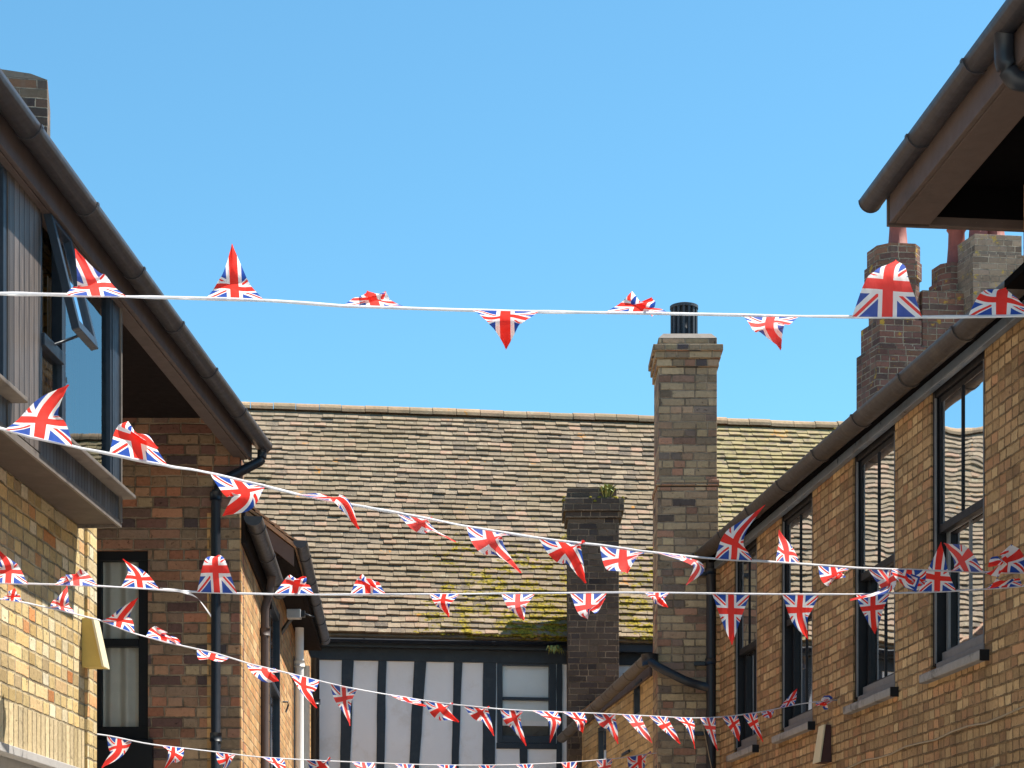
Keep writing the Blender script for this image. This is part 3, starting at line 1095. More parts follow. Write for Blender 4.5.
def timber(pts, name='timber_post', w=None):
    """a rough timber: front outline given as left and right edge points (s, z), 25 mm proud"""
    mb = MB()
    rnd = random.Random(len(COL.objects))
    n = 10
    (l0, r0, zt), (l1, r1, zb) = pts
    F_, B_ = [], []
    for side in (0, 1):
        for k in range(n + 1):
            t = k / n
            j = rnd.uniform(-.004, .004)
            s = (l0 + (l1 - l0) * t + j) if side == 0 else (r0 + (r1 - r0) * t + j)
            (F_ if side == 0 else B_).append((s, zt + (zb - zt) * t))
    for k in range(n):
        a, b, c, d = F_[k], B_[k], B_[k + 1], F_[k + 1]
        mb.face([tp(*a, .025), tp(*d, .025), tp(*c, .025), tp(*b, .025)])
        mb.face([tp(*a, -.01), tp(*d, -.01), tp(*d, .025), tp(*a, .025)])
        mb.face([tp(*b, .025), tp(*c, .025), tp(*c, -.01), tp(*b, -.01)])
    return obj(name, mb, TIMB, TH)


ZP = tz(662)
for (a, b, c, d) in ((306, 315, 305, 313), (342, 353.5, 340, 350), (378, 386.5, 376, 384), (414, 426, 409, 419), (454, 462, 451.5, 458.5)):
    # lower row lies far below the frame: extend the lean to mid height
    k = (tz(662) - 3.0) / (tz(662) - tz(768))
    timber([(tx(a), tx(b), ZP), (tx(a) + (tx(c) - tx(a)) * k, tx(b) + (tx(d) - tx(b)) * k, 3.0)])
timber([(tx(483), tx(496), ZP), (tx(482), tx(494), 3.0)])
timber([(tx(556.5), tx(562), ZP), (tx(556), tx(561.5), 3.0)])
timber([(tx(519.5), tx(527), tz(745.5, 1.0)), (tx(521), tx(527), 3.0)])
mb = MB()
mb.box(tp(SL_, ZP, -.01), td * (SR_ - SL_), tn * .04, V((0, 0, tz(645) - ZP)))
mb.box(tp(SL_, 2.78, -.01), td * (SR_ - SL_), tn * .045, V((0, 0, .22)))
obj('wall_plate', mb, TIMB, TH, .004)
mb = MB()
mb.box(tp(tx(496.3), wv0 - .075, -.01), td * (tx(556.3) - tx(496.3)), tn * .03, V((0, 0, .073)))
obj('window_rail', mb, TIMB, TH, .004)
# window
wn = holder('window', TH)
fm = MB()
W_, H_ = wx1 - wx0, wv1 - wv0


def tbox(mb, s0, s1, z0, z1, o, th):
    mb.box(tp(s0, z0, o), td * (s1 - s0), tn * th, V((0, 0, z1 - z0)))


tbox(fm, wx0, tx(502.5), wv0, wv1, -.08, .095)
tbox(fm, tx(549), wx1, wv0, wv1, -.08, .095)
tbox(fm, tx(502.5), tx(549), tz(665.5, 1.1), wv1, -.08, .093)
tbox(fm, tx(502.5), tx(549), wv0, tz(736, 1.1), -.08, .093)
tbox(fm, tx(502.5), tx(549), tz(700, 1.1), tz(697, 1.1), -.08, .075)
obj('frame', fm, BLUEB, wn, .004)
pn = MB()
s0, s1 = tx(502.5), tx(549)
pn.face([tp(s0, wv0, -.05), tp(s1, wv0, -.05), tp(s1, wv1, -.05), tp(s0, wv1, -.05)])
obj('pane', pn, GLASS_F, wn)
bl = MB()
tbox(bl, s0 - .02, s1 + .02, tz(720, 1.1), wv1, -.075, .004)
obj('backing_blind', bl, BLIND, wn)
sl2 = MB()
tbox(sl2, s0 - .05, s1 + .05, wv0 - .02, tz(724, 1.1), -.20, .004)
obj('window_board', sl2, LEDGE, wn)
# roof
PT = math.radians(48.5)
back = -tn
tup = back * math.cos(PT) + V((0, 0, math.sin(PT)))
EO = .24
E = tp(SL_ - .1, ZE, EO)
DR = 3.47 + .45
# slope length so that the ridge comes at the right height
ridge_z = EYE + (HZ - 421) / F * 28.3
rl = (ridge_z - ZE) / math.sin(PT)
W_ = SR_ - SL_ + .2
obj('roof', tiles(E, td, tup, W_, rl, .112, .165, 31, .014, None, .029, .023), TILE_FAR, TH)
RA = E + tup * rl
mb = MB()
bkd = back * math.cos(PT) - V((0, 0, math.sin(PT)))
mb.box(RA - V((0, 0, .04)), td * W_, bkd * rl, V((0, 0, .04)))
obj('rear_roof', mb, TILE, TH)
obj('ridge_tiles', ridge(RA + V((0, 0, -.03)), RA + td * W_ + V((0, 0, -.03)), .115, .32, 6), RIDGE, TH)
gb = MB()
for s in (SL_, SR_ - .15):
    p = tp(s, ZE, 0)
    prism(gb, [p, p + back * 7.0, p + back * 3.5 + V((0, 0, 3.9))], td * .15)
obj('gable', gb, RENDER, TH)
ev = MB()
ev.box(tp(SL_, ZE - .14, .03), td * (SR_ - SL_), tn * .14, V((0, 0, .10)))
obj('eave_board', ev, BLUEB, TH, .004)
gutter_run(TH, tp(SL_, ZE - .055, EO + .01), tp(tx(565), ZE - .06, EO + .01), .05, PIPE, 1.6, .7)
# moss cushions on the lower right of the slope
mo = MB()
rnd = random.Random(12)


def blob(mb, c, r, flat, n, axis):
    ax = V(axis)
    s1 = ax.cross(V((1, 0, 0))).normalized()
    s2 = ax.cross(s1)
    k = 7
    top = c + ax * r * flat
    rings = []
    for j, (rr, hh) in enumerate(((1.0, 0), (.75, .6), (.4, .9))):
        rings.append([c + (s1 * math.cos(i / k * 6.283) + s2 * math.sin(i / k * 6.283)) * r * rr * rnd.uniform(.75, 1.2) + ax * r * flat * hh for i in range(k)])
    for j in range(2):
        for i in range(k):
            mb.face([rings[j][i], rings[j][(i + 1) % k], rings[j + 1][(i + 1) % k], rings[j + 1][i]], smooth=True)
    for i in range(k):
        mb.face([rings[2][i], rings[2][(i + 1) % k], top], smooth=True)


tnorm = td.cross(tup)
if tnorm.z < 0:
    tnorm = -tnorm
for k in range(3600):
    if k % 10 == 9:
        u = rnd.uniform(722, 800)
        h = rnd.random() ** 1.2 * .9
        dens = .5
    else:
        u = rnd.uniform(425, 656)
        h = abs(rnd.gauss(0, .22))
        dens = .25 + .75 * min(1, max(0, (u - 430) / 70))
    s = tx(u) * 1.06 - (SL_ - .1)
    if h > .95 or rnd.random() > dens:
        continue
    if mnoise.noise(V((s * 1.7, h * 9, 2.2))) < -.02 + h * .40:
        continue
    row = int(h * rl / .112)
    p = E + td * s + tup * (row * .112 + rnd.uniform(-.01, .05)) + tnorm * .030
    blob(mo, p, rnd.uniform(.012, .038), .4, 6, tnorm)
obj('moss', mo, MOSS, TH, kind='stuff')
# sooty chimney on the front of the timber house
DY = 24.55
ch = holder('chimney', TH)
dx0, dx1 = px(568, DY), px(619, DY)
ztop = wz(489, DY)
mb = MB()
mb.box((dx0, DY, 0), (dx1 - dx0, 0, 0), (0, .62, 0), (0, 0, ztop - .36))
mb.box((dx0 - .03, DY - .03, ztop - .36), (dx1 - dx0 + .06, 0, 0), (0, .68, 0), (0, 0, .08))
mb.box((dx0 - .06, DY - .06, ztop - .28), (dx1 - dx0 + .12, 0, 0), (0, .74, 0), (0, 0, .16))
mb.box((dx0 - .01, DY - .01, ztop - .12), (dx1 - dx0 - .02, 0, 0), (0, .60, 0), (0, 0, .13))
st = obj('stack', mb, B_DARK, ch, .008)
mb = MB()
for k in range(46):
    side = rnd.random()
    p = V((rnd.choice([dx0 - .05, dx1 + .045, rnd.uniform(dx0 + .25, dx1 + .05)]), DY - .05 + rnd.uniform(0, .1), ztop - .12 + rnd.uniform(-.05, .02)))
    blob(mb, p, rnd.uniform(.012, .032), .7, 6, V((0, -.5, 1)).normalized())
obj('moss', mb, MOSS, ch, kind='stuff')


def weed(name, label, base, n, h, spread, seed, droop=.3):
    rnd = random.Random(seed)
    mb = MB()
    base = V(base)
    for k in range(n):
        a = rnd.uniform(0, 6.283)
        e = rnd.uniform(.15, 1.0)
        d = V((math.cos(a) * e * spread, math.sin(a) * e * spread, h * rnd.uniform(.5, 1)))
        side = V((-math.sin(a), math.cos(a), 0)) * rnd.uniform(.008, .016)
        b0 = base + V((rnd.uniform(-.04, .04), rnd.uniform(-.03, .03), 0))
        m1 = b0 + d * .6 + V((0, 0, h * .12))
        tpz = b0 + d - V((0, 0, h * droop * e))
        c = (k + .5, 3.3)
        mb.face([b0 - side * .4, b0 + side * .4, m1 + side, m1 - side], [c] * 4)
        mb.face([m1 - side, m1 + side, tpz], [c] * 3)
    return tag(obj(name, mb, LEAF), label, 'plant')


weed('weed', 'green weed tuft growing on top of the sooty low chimney', (px(607, DY), DY + .02, ztop - .12), 130, .22, .15, 3)
weed('fern', 'dark green fern hanging under the eave beside the sooty chimney', (px(555, 24.4), 24.75, ZE - .19), 36, .10, .12, 5, 1.2)

# ================================================================ LOW BUFF HOUSE on the right and the tall chimney
LX0, LY0 = px(653, 19.9), 19.9
LXk = -.117
LW = Line(LX0 - LXk * LY0, LXk, -1)
LO = thing('low_house', 'low buff brick house behind the tall chimney with a pale sagging gutter', 'house', (2.5, 22, 0))
LX1Y = 24.9
ql = lambda Y, z, o=0: LW.p(Y, z, o)
y1 = lambda u: LW.x0 * F / (u - 512 - LW.k * F)
holes = []
for (ua, ub, va, vb) in ((640, 632.5, 720, 674), (606, 597, 790, 722)):
    Ya, Yb = y1(ua), y1(ub)
    holes.append((Ya - LY0, Yb - LY0, EYE + (HZ - va) / F * Yb, EYE + (HZ - vb) / F * Ya))
obj('wall', wall_holes(ql(LY0, 0), LW.d, LW.nrm, LX1Y - LY0, 0, 4.5, .22, holes), B_LOW, LO)
shell(LO, [(ql(LX1Y, 0).x, LX1Y), (5.2, LX1Y), (5.2, LY0)], 0, 4.5, B_LOW)
for (a, b, c, d) in holes:
    wn = holder('window', LO)
    A = ql(LY0, c, -.06) + LW.d * a
    fm = MB()
    for o, sz in ((V(), LW.d * .05), (LW.d * (b - a - .05), LW.d * .05)):
        fm.box(A + o, sz, LW.nrm * .05, V((0, 0, d - c)))
    for z in (0, d - c - .05):
        fm.box(A + LW.d * .05 + V((0, 0, z)), LW.d * (b - a - .10), LW.nrm * .048, V((0, 0, .05)))
    obj('frame', fm, BLUEB, wn, .003)
    pn = MB()
    C = A + LW.nrm * .02
    pn.face([C, C + LW.d * (b - a), C + LW.d * (b - a) + V((0, 0, d - c)), C + V((0, 0, d - c))])
    obj('pane', pn, GLASS_F, wn)
G0, G1 = at(650, 655, 19.25), at(562, 737, 24.35)
gutter_run(LO, G0, G1, .068, GUT_P, .62, .35, .022)
fz = MB()
fz.box(ql(LY0 + .02, 4.38, .003), LW.d * (LX1Y - LY0 - .4), LW.nrm * .03, V((0, 0, .16)))
obj('fascia', fz, FASC, LO, .004)
pq = math.radians(36)
lup = V((1, -LW.k, 0)).normalized() * math.cos(pq) + V((0, 0, math.sin(pq)))
obj('roof', tiles(ql(LY0 + .02, 4.52, .05), -LW.d * -1, lup, LX1Y - LY0 - .35, 2.5, .105, .17, 41), TILE, LO)
# tall chimney
CYf = 19.3
ch = holder('chimney', LO)
ca, cb = px(658.5, CYf), px(717, CYf)
w_ = cb - ca
D_ = .60


def cz(v):
    return EYE + (HZ - v) / F * CYf


mb = MB()


def cbox(e, z0, z1, mb=mb):
    mb.box((ca - e, CYf - e, z0), (w_ + 2 * e, 0, 0), (0, D_ + 2 * e, 0), (0, 0, z1 - z0))


cbox(.012, 0, cz(487))
cbox(.022, cz(486), cz(480))
cbox(0, cz(480), cz(367))
cbox(.018, cz(367), cz(359))
cbox(.035, cz(359), cz(352))
cbox(.055, cz(352), cz(345.5))
cbox(.0, cz(345.5), cz(338))
stack = obj('stack', mb, B_TALL, ch, .007)
mb = MB()
z = cz(338)
pr = [(ca - .0, CYf, z + .001), (cb, CYf, z + .001), (cb - .05, CYf + .03, cz(333)), (ca + .05, CYf + .03, cz(333))]
cbb = [V((ca + .0, CYf, z + .001)), V((cb, CYf, z + .001)), V((cb, CYf + D_, z + .001)), V((ca, CYf + D_, z + .001))]
ctt = [V((ca + .05, CYf + .05, cz(332))), V((cb - .05, CYf + .05, cz(332))), V((cb - .05, CYf + D_ - .05, cz(332))), V((ca + .05, CYf + D_ - .05, cz(332)))]
for k in range(4):
    mb.face([cbb[k], cbb[(k + 1) % 4], ctt[(k + 1) % 4], ctt[k]])
mb.face(ctt)
obj('flaunching', mb, LEDGE, ch)
mb = MB()
pc = V(((ca + cb) / 2 - .01, CYf + D_ / 2, cz(333)))
R = .135
mb.cyl(pc + V((0, 0, -.02)), (0, 0, .05), R * 1.02, n=28)
mb.cyl(pc + V((0, 0, .03)), (0, 0, .31), R * .68, n=20)
mb.tube([pc + V((0, 0, .325)), pc + V((0, 0, .352)), pc + V((0, 0, .366))], [R * 1.03, R * 1.03, R * .75], 28, smooth=False)
for k in range(15):
    a = 6.283 * k / 15
    d = V((math.cos(a), math.sin(a), 0))
    s = V((-d.y, d.x, 0))
    mb.box(pc + d * (R * .74) - s * .011 + V((0, 0, .03)), d * (R * .24), s * .022, V((0, 0, .295)))
obj('ribbed_cowl', mb, COWL, ch)
# dark waste pipe crossing the chimney to the main downpipe
pipe(LO, [G0 + V((0, .06, -.03)), at(652, 663, 19.2), at(660, 668, 19.17), at(688, 682, 19.15), at(709, 688, 19.2)], .042, PIPE, name='waste_pipe')
mb = MB()
mb.cyl(G0 + V((0.0, .03, -.10)), (0, 0, .11), .075, .085, 14)
obj('gutter_hopper', mb, PIPE, LO)
mb = MB()
for (u, v, l) in ((645, 680, .20), (632, 751, .24)):
    Yq = 19.9 if u > 640 else 21.0
    c = ql(y1(u), EYE + (HZ - v) / F * y1(u), .03)
    mb.bar(c, c + LW.d * l * 1.8, .02, .03)
obj('iron_strap', mb, PIPE, LO)
mb = MB()
mb.tube([at(711, 560, 19.2), at(711, 600, 19.2), at(711, 768, 19.2), V((at(711, 768, 19.2).x, 19.2, 0))], .045, 14)
dp = obj('downpipe', mb, PIPE, LO)
for v in (575, 665, 735):
    m = MB()
    c = at(711, v, 19.2)
    m.cyl(c, (0, 0, .06), .056, n=14)
    m.box(c + V((-.16, .02, .0)), (.15, 0, 0), (0, .04, 0), (0, 0, .035))
    obj('pipe_collar', m, PIPE, dp)

# ================================================================ RIGHT HOUSE with sash windows
RW = Line(4.5, -.131, -1)
RH = thing('sash_house', 'long brown brick house on the right with four tall black sash windows under the eave', 'house', (5, 14.5, 0))
RY0, RY1 = 6.0, 19.42
qr = lambda Y, z, o=0: RW.p(Y, z, o)
rs = V((RW.k, 1, 0)).length
wins = [(12.25, 13.22), (13.95, 14.92), (16.0, 16.97), (17.76, 18.60)]
ZS, ZH = 3.46, 5.325
holes = [((a - RY0) * rs, (b - RY0) * rs, ZS, ZH) for a, b in wins]
wl = wall_holes(qr(RY0, 0), RW.d, RW.nrm, (RY1 - RY0) * rs, 0, 5.5, .26, holes)
far = (qr(RY1, 0).x, RY1)
wall_holes(far, V((1, 0, 0)), V((0, 1, 0)), 5.0, 0, 5.5, .26, [], wl)
obj('wall', wl, B_RIGHT, RH)
shell(RH, [(far[0] + 5, RY1), (9.0, RY0), (qr(RY0, 0).x, RY0)], 0, 5.5, B_RIGHT)


def sash_window(ya, yb, k):
    wn = holder('window', RH)
    L_ = (yb - ya) * rs
    H_ = ZH - ZS
    A = qr(ya, ZS, 0)

    def bx(mb, s0, s1, z0, z1, o, th):
        mb.box(A + RW.d * s0 + V((0, 0, z0)) + RW.nrm * o, RW.d * (s1 - s0), RW.nrm * th, V((0, 0, z1 - z0)))
    fm = MB()                                            # box frame
    bx(fm, 0.002, .045, .045, H_ - .002, -.18, .168)
    bx(fm, L_ - .045, L_ - .002, .045, H_ - .002, -.18, .168)
    bx(fm, .045, L_ - .045, H_ - .055, H_ - .002, -.18, .163)
    obj('frame', fm, BLKF, wn, .004)
    bd = MB()                                            # thin pale bead round the frame
    bx(bd, L_ - .057, L_ - .046, .06, H_ - .06, -.022, .012)
    bx(bd, .046, .055, .06, H_ - .06, -.022, .012)
    obj('bead', bd, LEAD, wn)
    zm = H_ * .5
    us = MB()                                            # upper sash, outer plane
    a, b = .057, L_ - .057
    bx(us, a, a + .028, zm - .02, H_ - .058, -.075, .04)
    bx(us, b - .028, b, zm - .02, H_ - .058, -.075, .04)
    bx(us, a + .028, b - .028, H_ - .095, H_ - .058, -.075, .038)
    bx(us, a + .028, b - .028, zm - .02, zm + .035, -.075, .042)
    bx(us, (a + b) / 2 - .008, (a + b) / 2 + .008, zm + .035, H_ - .095, -.048, .016)
    obj('upper_sash', us, BLKF, wn, .003)
    ls = MB()                                            # lower sash, inner plane
    bx(ls, a, a + .04, .06, zm + .02, -.125, .04)
    bx(ls, b - .04, b, .06, zm + .02, -.125, .04)
    bx(ls, a + .04, b - .04, .06, .15, -.125, .042)
    bx(ls, a + .04, b - .04, zm - .02, zm + .02, -.125, .038)
    bx(ls, (a + b) / 2 - .008, (a + b) / 2 + .008, .15, zm - .02, -.098, .016)
    obj('lower_sash', ls, BLKF if k else GREYF, wn, .003)
    br = MB()
    bx(br, .058, L_ - .058, .0, .06, -.17, .155)
    bx(br, a + .002, b - .002, .062, .13, -.085, .03)
    obj('bottom_rail', br, LEAD, wn, .004)
    p = MB()
    for (s0, s1, z0, z1, o) in ((a, b, zm, H_ - .08, -.043), (a, b, .1, zm, -.093)):
        # each sash hangs a touch out of true, as old sashes do
        tw = random.uniform(-.0012, .0012)
        p.face([A + RW.d * s0 + V((0, 0, z0)) + RW.nrm * (o - tw), A + RW.d * s1 + V((0, 0, z0)) + RW.nrm * (o + tw),
                A + RW.d * s1 + V((0, 0, z1)) + RW.nrm * (o + tw), A + RW.d * s0 + V((0, 0, z1)) + RW.nrm * (o - tw)])
    obj('pane', p, GLASS_R, wn)
    s = MB()
    bx(s, -.07, L_ + .07, -.060, -.002, -.10, .16)
    obj('sill', s, SILL, wn, .008)
    sd = MB()
    bx(sd, -.078, -.07, -.068, .0, -.10, .16)
    obj('sill_end', sd, BLKF, wn)
    curtain(wn, A + RW.d * (.1) - RW.nrm * .26, RW.d, RW.nrm, L_ * .42, ZS + .1, ZS + zm - (.2 if k else .35), BLIND if k < 2 else CURT, 10 + k, .012)
    curtain(wn, A + RW.d * (.06) - RW.nrm * .24, RW.d, RW.nrm, L_ * .8, ZS + zm - .05, ZS + H_ - .08, CURT, 30 + k, .008, 'backing_blind')  # pale sheet added behind the upper sash, standing in for the pane's pale reflection


for k, (a, b) in enumerate(wins):
    sash_window(a, b, k)
# eave
fz = MB()
fz.box(qr(RY0, 5.30, .003), RW.d * (RY1 - RY0) * rs, RW.nrm * .05, V((0, 0, .20)))
obj('fascia', fz, FASC_R, RH, .006)
sf = MB()
sf.box(qr(RY0, 5.36, .054), RW.d * (RY1 - RY0) * rs, RW.nrm * .05, V((0, 0, .12)))
obj('tilting_board', sf, SOFF, RH, .004)
gutter_run(RH, qr(RY0, 5.375, .160), qr(RY1 - .02, 5.455, .160), .082, GUT_R, 1.02, .1)
pit = math.radians(42)
rup = V((1, -RW.k, 0)).normalized() * math.cos(pit) + V((0, 0, math.sin(pit)))
E = qr(RY0, 5.45, .07)
obj('roof', tiles(E, RW.d, rup, (RY1 - RY0 + .1) * rs, 3.6, .105, .17, 51), TILE, RH)
RA = E + rup * 3.6
mb = MB()
mb.box(RA - V((0, 0, .04)), RW.d * (RY1 - RY0) * rs, V((1, -RW.k, 0)).normalized() * math.cos(pit) * 3.6 - V((0, 0, math.sin(pit) * 3.6)), V((0, 0, .04)))
obj('rear_roof', mb, TILE, RH)
gb = MB()
p = V((far[0], RY1 - .1, 5.5))
prism(gb, [p, p + V((5.0, 0, 0)), p + V((2.5, 0, 2.2))], (0, -.15, 0))
obj('gable', gb, B_RIGHT, RH)
mm = MB()
rnd = random.Random(77)
for k in range(46):
    Yk = rnd.choice([rnd.uniform(14.5, 14.9), rnd.uniform(19.1, 19.4), rnd.uniform(14.55, 14.7)])
    blob(mm, qr(Yk, 5.43, .17 + rnd.uniform(-.05, .07)), rnd.uniform(.008, .022), .9, 6, V((0, 0, 1)))
obj('moss', mm, MOSS, RH, kind='stuff')
# loose cables pinned to the wall
mb = MB()
pts = []
for i in range(30):
    Y = 10.4 + i * .30
    pts.append(qr(Y, 2.985 + .05 * (1 - i / 29) + .012 * math.sin(i * 1.9), .012))
mb.tube(pts, .006, 6)
pts = [qr(12.0 + i * .16, 2.74 - .015 * math.sin(i * 1.3) - .02 * (i > 6) * (i - 6) * .5, .012) for i in range(10)]
mb.tube(pts, .006, 6)
mb.tube([qr(12.05, 2.74, .014), qr(12.03, 2.4, .014)], .005, 6)
obj('wall_cable', mb, CABLE, RH)
mb = MB()
mb.tube([at(700.5, 718, 19.1), at(705, 735, 19.1), at(711.5, 768, 19.1), at(716, 800, 19.1)], .004, 6)
obj('loose_cable', mb, CABLE, RH)


def wall_box(name, label, L, Y, z, h, wtop, wbot, dtop, dbot, mats):
    t = thing(name, label, 'wall box', L.p(Y, z, 0), 'wedge shaped boxes on the house walls')
    c = L.p(Y, z, .002)
    pts = lambda w, d, zz: [c + L.d * (-w / 2) + V((0, 0, zz)), c + L.d * (w / 2) + V((0, 0, zz)), c + L.d * (w / 2) + L.nrm * d + V((0, 0, zz)), c + L.d * (-w / 2) + L.nrm * d + V((0, 0, zz))]
    b, tt = pts(wbot, dbot, 0), pts(wtop, dtop, h)
    m = MB()
    m.face([b[1], b[2], tt[2], tt[1]])
    m.face([b[3], b[0], tt[0], tt[3]])
    m.face(b)
    m.face(tt)
    m.face([b[0], b[1], tt[1], tt[0]])
    obj('side_board', m, mats[0], t)
    m = MB()
    nrm = L.nrm * .012
    f = [b[3] - L.d * .012, b[2] + L.d * .012, tt[2] + L.d * .012, tt[3] - L.d * .012]
    m.face(f)
    m.face([x + nrm for x in f][::-1])
    for k in range(4):
        m.face([f[k], f[(k + 1) % 4], f[(k + 1) % 4] + nrm, f[k] + nrm])
    obj('front_board', m, mats[1], t)
    return t


wall_box('nest_box', 'yellow wedge shaped wooden box on the sunlit left brick corner', WA, 11.16, EYE + (HZ - 668) / F * 11.16, .27, .10, .10, .055, .115, (CREAM, CREAM2))
wall_box('nest_box', 'cream and maroon wedge shaped box below the sash window sills', RW, 15.55, EYE + (HZ - 763) / F * 15.55, .29, .13, .16, .045, .09, (MAROON, CREAM2))

# ================================================================ NEAR EAVE at the top right
NL = Line(2.53 + .106 * 10, -.106, -1)
NH = thing('jettied_house', 'near house at the upper right with a deep brown boxed eave and gutter', 'house', (4.2, 7, 0))
NY0, NY1 = 3.6, 10.0
qn = lambda Y, z, o=0: NL.p(Y, z, o)
OV = .67
L_ = NY1 - NY0
mb = wall_holes(qn(NY0, 0), NL.d, NL.nrm, L_ - .04, 4.96, 5.6, .25, [])
obj('upper_wall', mb, B_RIGHT, NH)
mb = wall_holes(qn(NY0, 0, -.75), NL.d, NL.nrm, L_ - .2, 0, 4.9, .25, [])
obj('wall', mb, B_RIGHT, NH)
shell(NH, [(qn(NY1 - .2, 0, -.75).x, NY1 - .2), (8.5, NY1 - .2), (8.9, NY0), (qn(NY0, 0, -.75).x, NY0)], 0, 4.9, B_RIGHT)
mb = MB()
mb.box(qn(NY0, 4.915, .085), NL.d * (L_ - .0), -NL.nrm * .9, V((0, 0, .042)))
obj('jetty_beam', mb, SOFF, NH, .004)
mb = MB()
mb.box(qn(NY0, 5.220, OV - .025), NL.d * L_, NL.nrm * .025, V((0, 0, .24)))
mb.box(qn(NY0, 5.218, OV - .205), NL.d * (L_ - .004), NL.nrm * .178, V((0, 0, .022)))
obj('fascia', mb, FASC_N, NH, .004)
mb = MB()
mb.box(qn(NY1 - .032, 5.218, -.3), NL.d * .03, NL.nrm * (OV + .3 - .21), V((0, 0, .05)))
mb.box(qn(NY1 - .002, 5.220, -.3), NL.d * .02, NL.nrm * (OV + .3), V((0, 0, .26)))
obj('end_board', mb, FASC_N, NH, .004)
mb = MB()
mb.box(qn(NY1 - .036, 5.262, -.3), NL.d * .033, NL.nrm * (OV + .3 - .20), V((0, 0, .17)))
mb.box(qn(NY0, 5.42, -.3), NL.d * (L_ - .01), NL.nrm * (OV + .27), V((0, 0, .02)))
mb.box(qn(NY0, 5.241, OV - .21), NL.d * (L_ - .05), NL.nrm * .015, V((0, 0, .175)))
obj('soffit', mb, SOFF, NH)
gutter_run(NH, qn(NY0, 5.42, OV + .042), qn(NY1 + .15, 5.40, OV + .042), .060, UPVC, .78, .33, name='gutter')
yo = 8.24
pipe(NH, [qn(yo, 5.38, OV + .042), qn(yo, 5.24, OV + .042), qn(yo, 5.17, OV - .0), qn(yo, 5.15, .1), qn(yo, 5.1, .06), qn(yo, 4.97, .06)], .04, PIPE)
pit = math.radians(40)
nup = V((1, -NL.k, 0)).normalized() * math.cos(pit) + V((0, 0, math.sin(pit)))
E = qn(NY0, 5.44, OV - .03)
obj('roof', tiles(E, NL.d, nup, L_ + .1, 3.9, .105, .17, 61), TILE, NH)
RA = E + nup * 3.9
mb = MB()
mb.box(RA - V((0, 0, .04)), NL.d * L_, V((1, -NL.k, 0)).normalized() * 3 - V((0, 0, 2.5)), V((0, 0, .04)))
obj('rear_roof', mb, TILE, NH)
gb = MB()
p = qn(NY1 - .2, 5.5, .2)
prism(gb, [p, p + V((5.6, 0, 0)), p + V((2.6, 0, 2.1))], (0, -.15, 0))
obj('gable', gb, B_RIGHT, NH)

# ================================================================ REAR HOUSE with the big chimney stack
HH = thing('rear_house', 'house behind the right roofs showing its plum and grey chimney stacks', 'house', (6.5, 23.4, 0))
shell(HH, [(4.25, 20.2), (9.2, 20.2), (9.2, 25.3), (4.25, 25.3), (4.25, 20.2)], 0, 6.0, B_PURP, 'wall')
mb = MB()
prism(mb, [(4.1, 20.1, 6.0), (9.35, 20.1, 6.0), (6.7, 20.1, 7.9)], (0, 5.3, 0))
obj('roof', mb, TILE, HH)
KY = 24.4
kz = lambda v: EYE + (HZ - v) / F * KY
kx = lambda u: (u - 512) / F * KY
ang = math.radians(17)
c1, s1 = math.cos(ang), math.sin(ang)
e1, e2 = V((c1, s1, 0)), V((-s1, c1, 0))


def shaft(mb, cu, w, d, z0, z1, oct_=0, yc=0.0):
    """square or chamfered shaft: front left corner at column cu"""
    o = V((kx(cu), KY + yc, 0))
    if not oct_:
        mb.box(o + V((0, 0, z0)), e1 * w, e2 * d, V((0, 0, z1 - z0)))
    else:
        k = oct_
        pl = [(k, 0), (w - k, 0), (w, k), (w, d - k), (w - k, d), (k, d), (0, d - k), (0, k)]
        pts = [o + e1 * a + e2 * b + V((0, 0, z0)) for a, b in pl]
        ph = V((0, 0, z1 - z0))
        run = 0
        for i in range(8):
            a, b = pts[i], pts[(i + 1) % 8]
            l = (b - a).length
            mb.face([a, b, b + ph, a + ph], [(run, z0), (run + l, z0), (run + l, z1), (run, z1)])
            run += l
        mb.face([p + ph for p in pts])
        mb.face(pts[::-1])


ang2 = .55
mb = MB()
st = holder('chimney', HH)
e1, e2 = V((math.cos(.12), math.sin(.12), 0)), V((-math.sin(.30), math.cos(.30), 0))
shaft(mb, 877, .62, .55, 5.8, kz(345))
shaft(mb, 880, .53, .50, kz(345), kz(318), yc=.02)
shaft(mb, 883, .52, .46, kz(318), kz(276), .10, yc=.04)
shaft(mb, 880, .59, .53, kz(276), kz(259), .12, yc=.01)
shaft(mb, 882, .55, .50, kz(259), kz(241), .12, yc=.04)
obj('stack', mb, B_PURP, st, .006)
m = MB()
pc = V((kx(902.5), KY + .3, kz(242)))
m.tube([pc, pc + V((0, 0, .25)), pc + V((0, 0, .42)), pc + V((0, 0, .46))], [.125, .105, .10, .125], 20)
obj('pot', m, POT, st)
m = MB()
shaft(m, 925, .55, .45, 5.8, kz(286), yc=.15)
obj('link_wall', m, B_PURP, st)
st = holder('chimney', HH)
mb = MB()
shaft(mb, 973, .66, .62, 5.8, kz(253))
shaft(mb, 975, .60, .58, kz(253), kz(233), yc=.02)
obj('stack', mb, B_GREY, st, .006)
mb = MB()
shaft(mb, 948, .34, .44, 5.8, kz(270), .10, yc=.32)
shaft(mb, 950, .30, .40, kz(270), kz(252), .09, yc=.34)
obj('side_stack', mb, B_PURP, st, .006)
for (u, zz, yy) in ((966, 252, .52), (984, 235, .3), (1002, 235, .35)):
    m = MB()
    pc = V((kx(u), KY + yy, kz(zz)))
    m.tube([pc, pc + V((0, 0, .25)), pc + V((0, 0, .42)), pc + V((0, 0, .46))], [.125, .105, .10, .125], 20)
    obj('pot', m, POT, st)


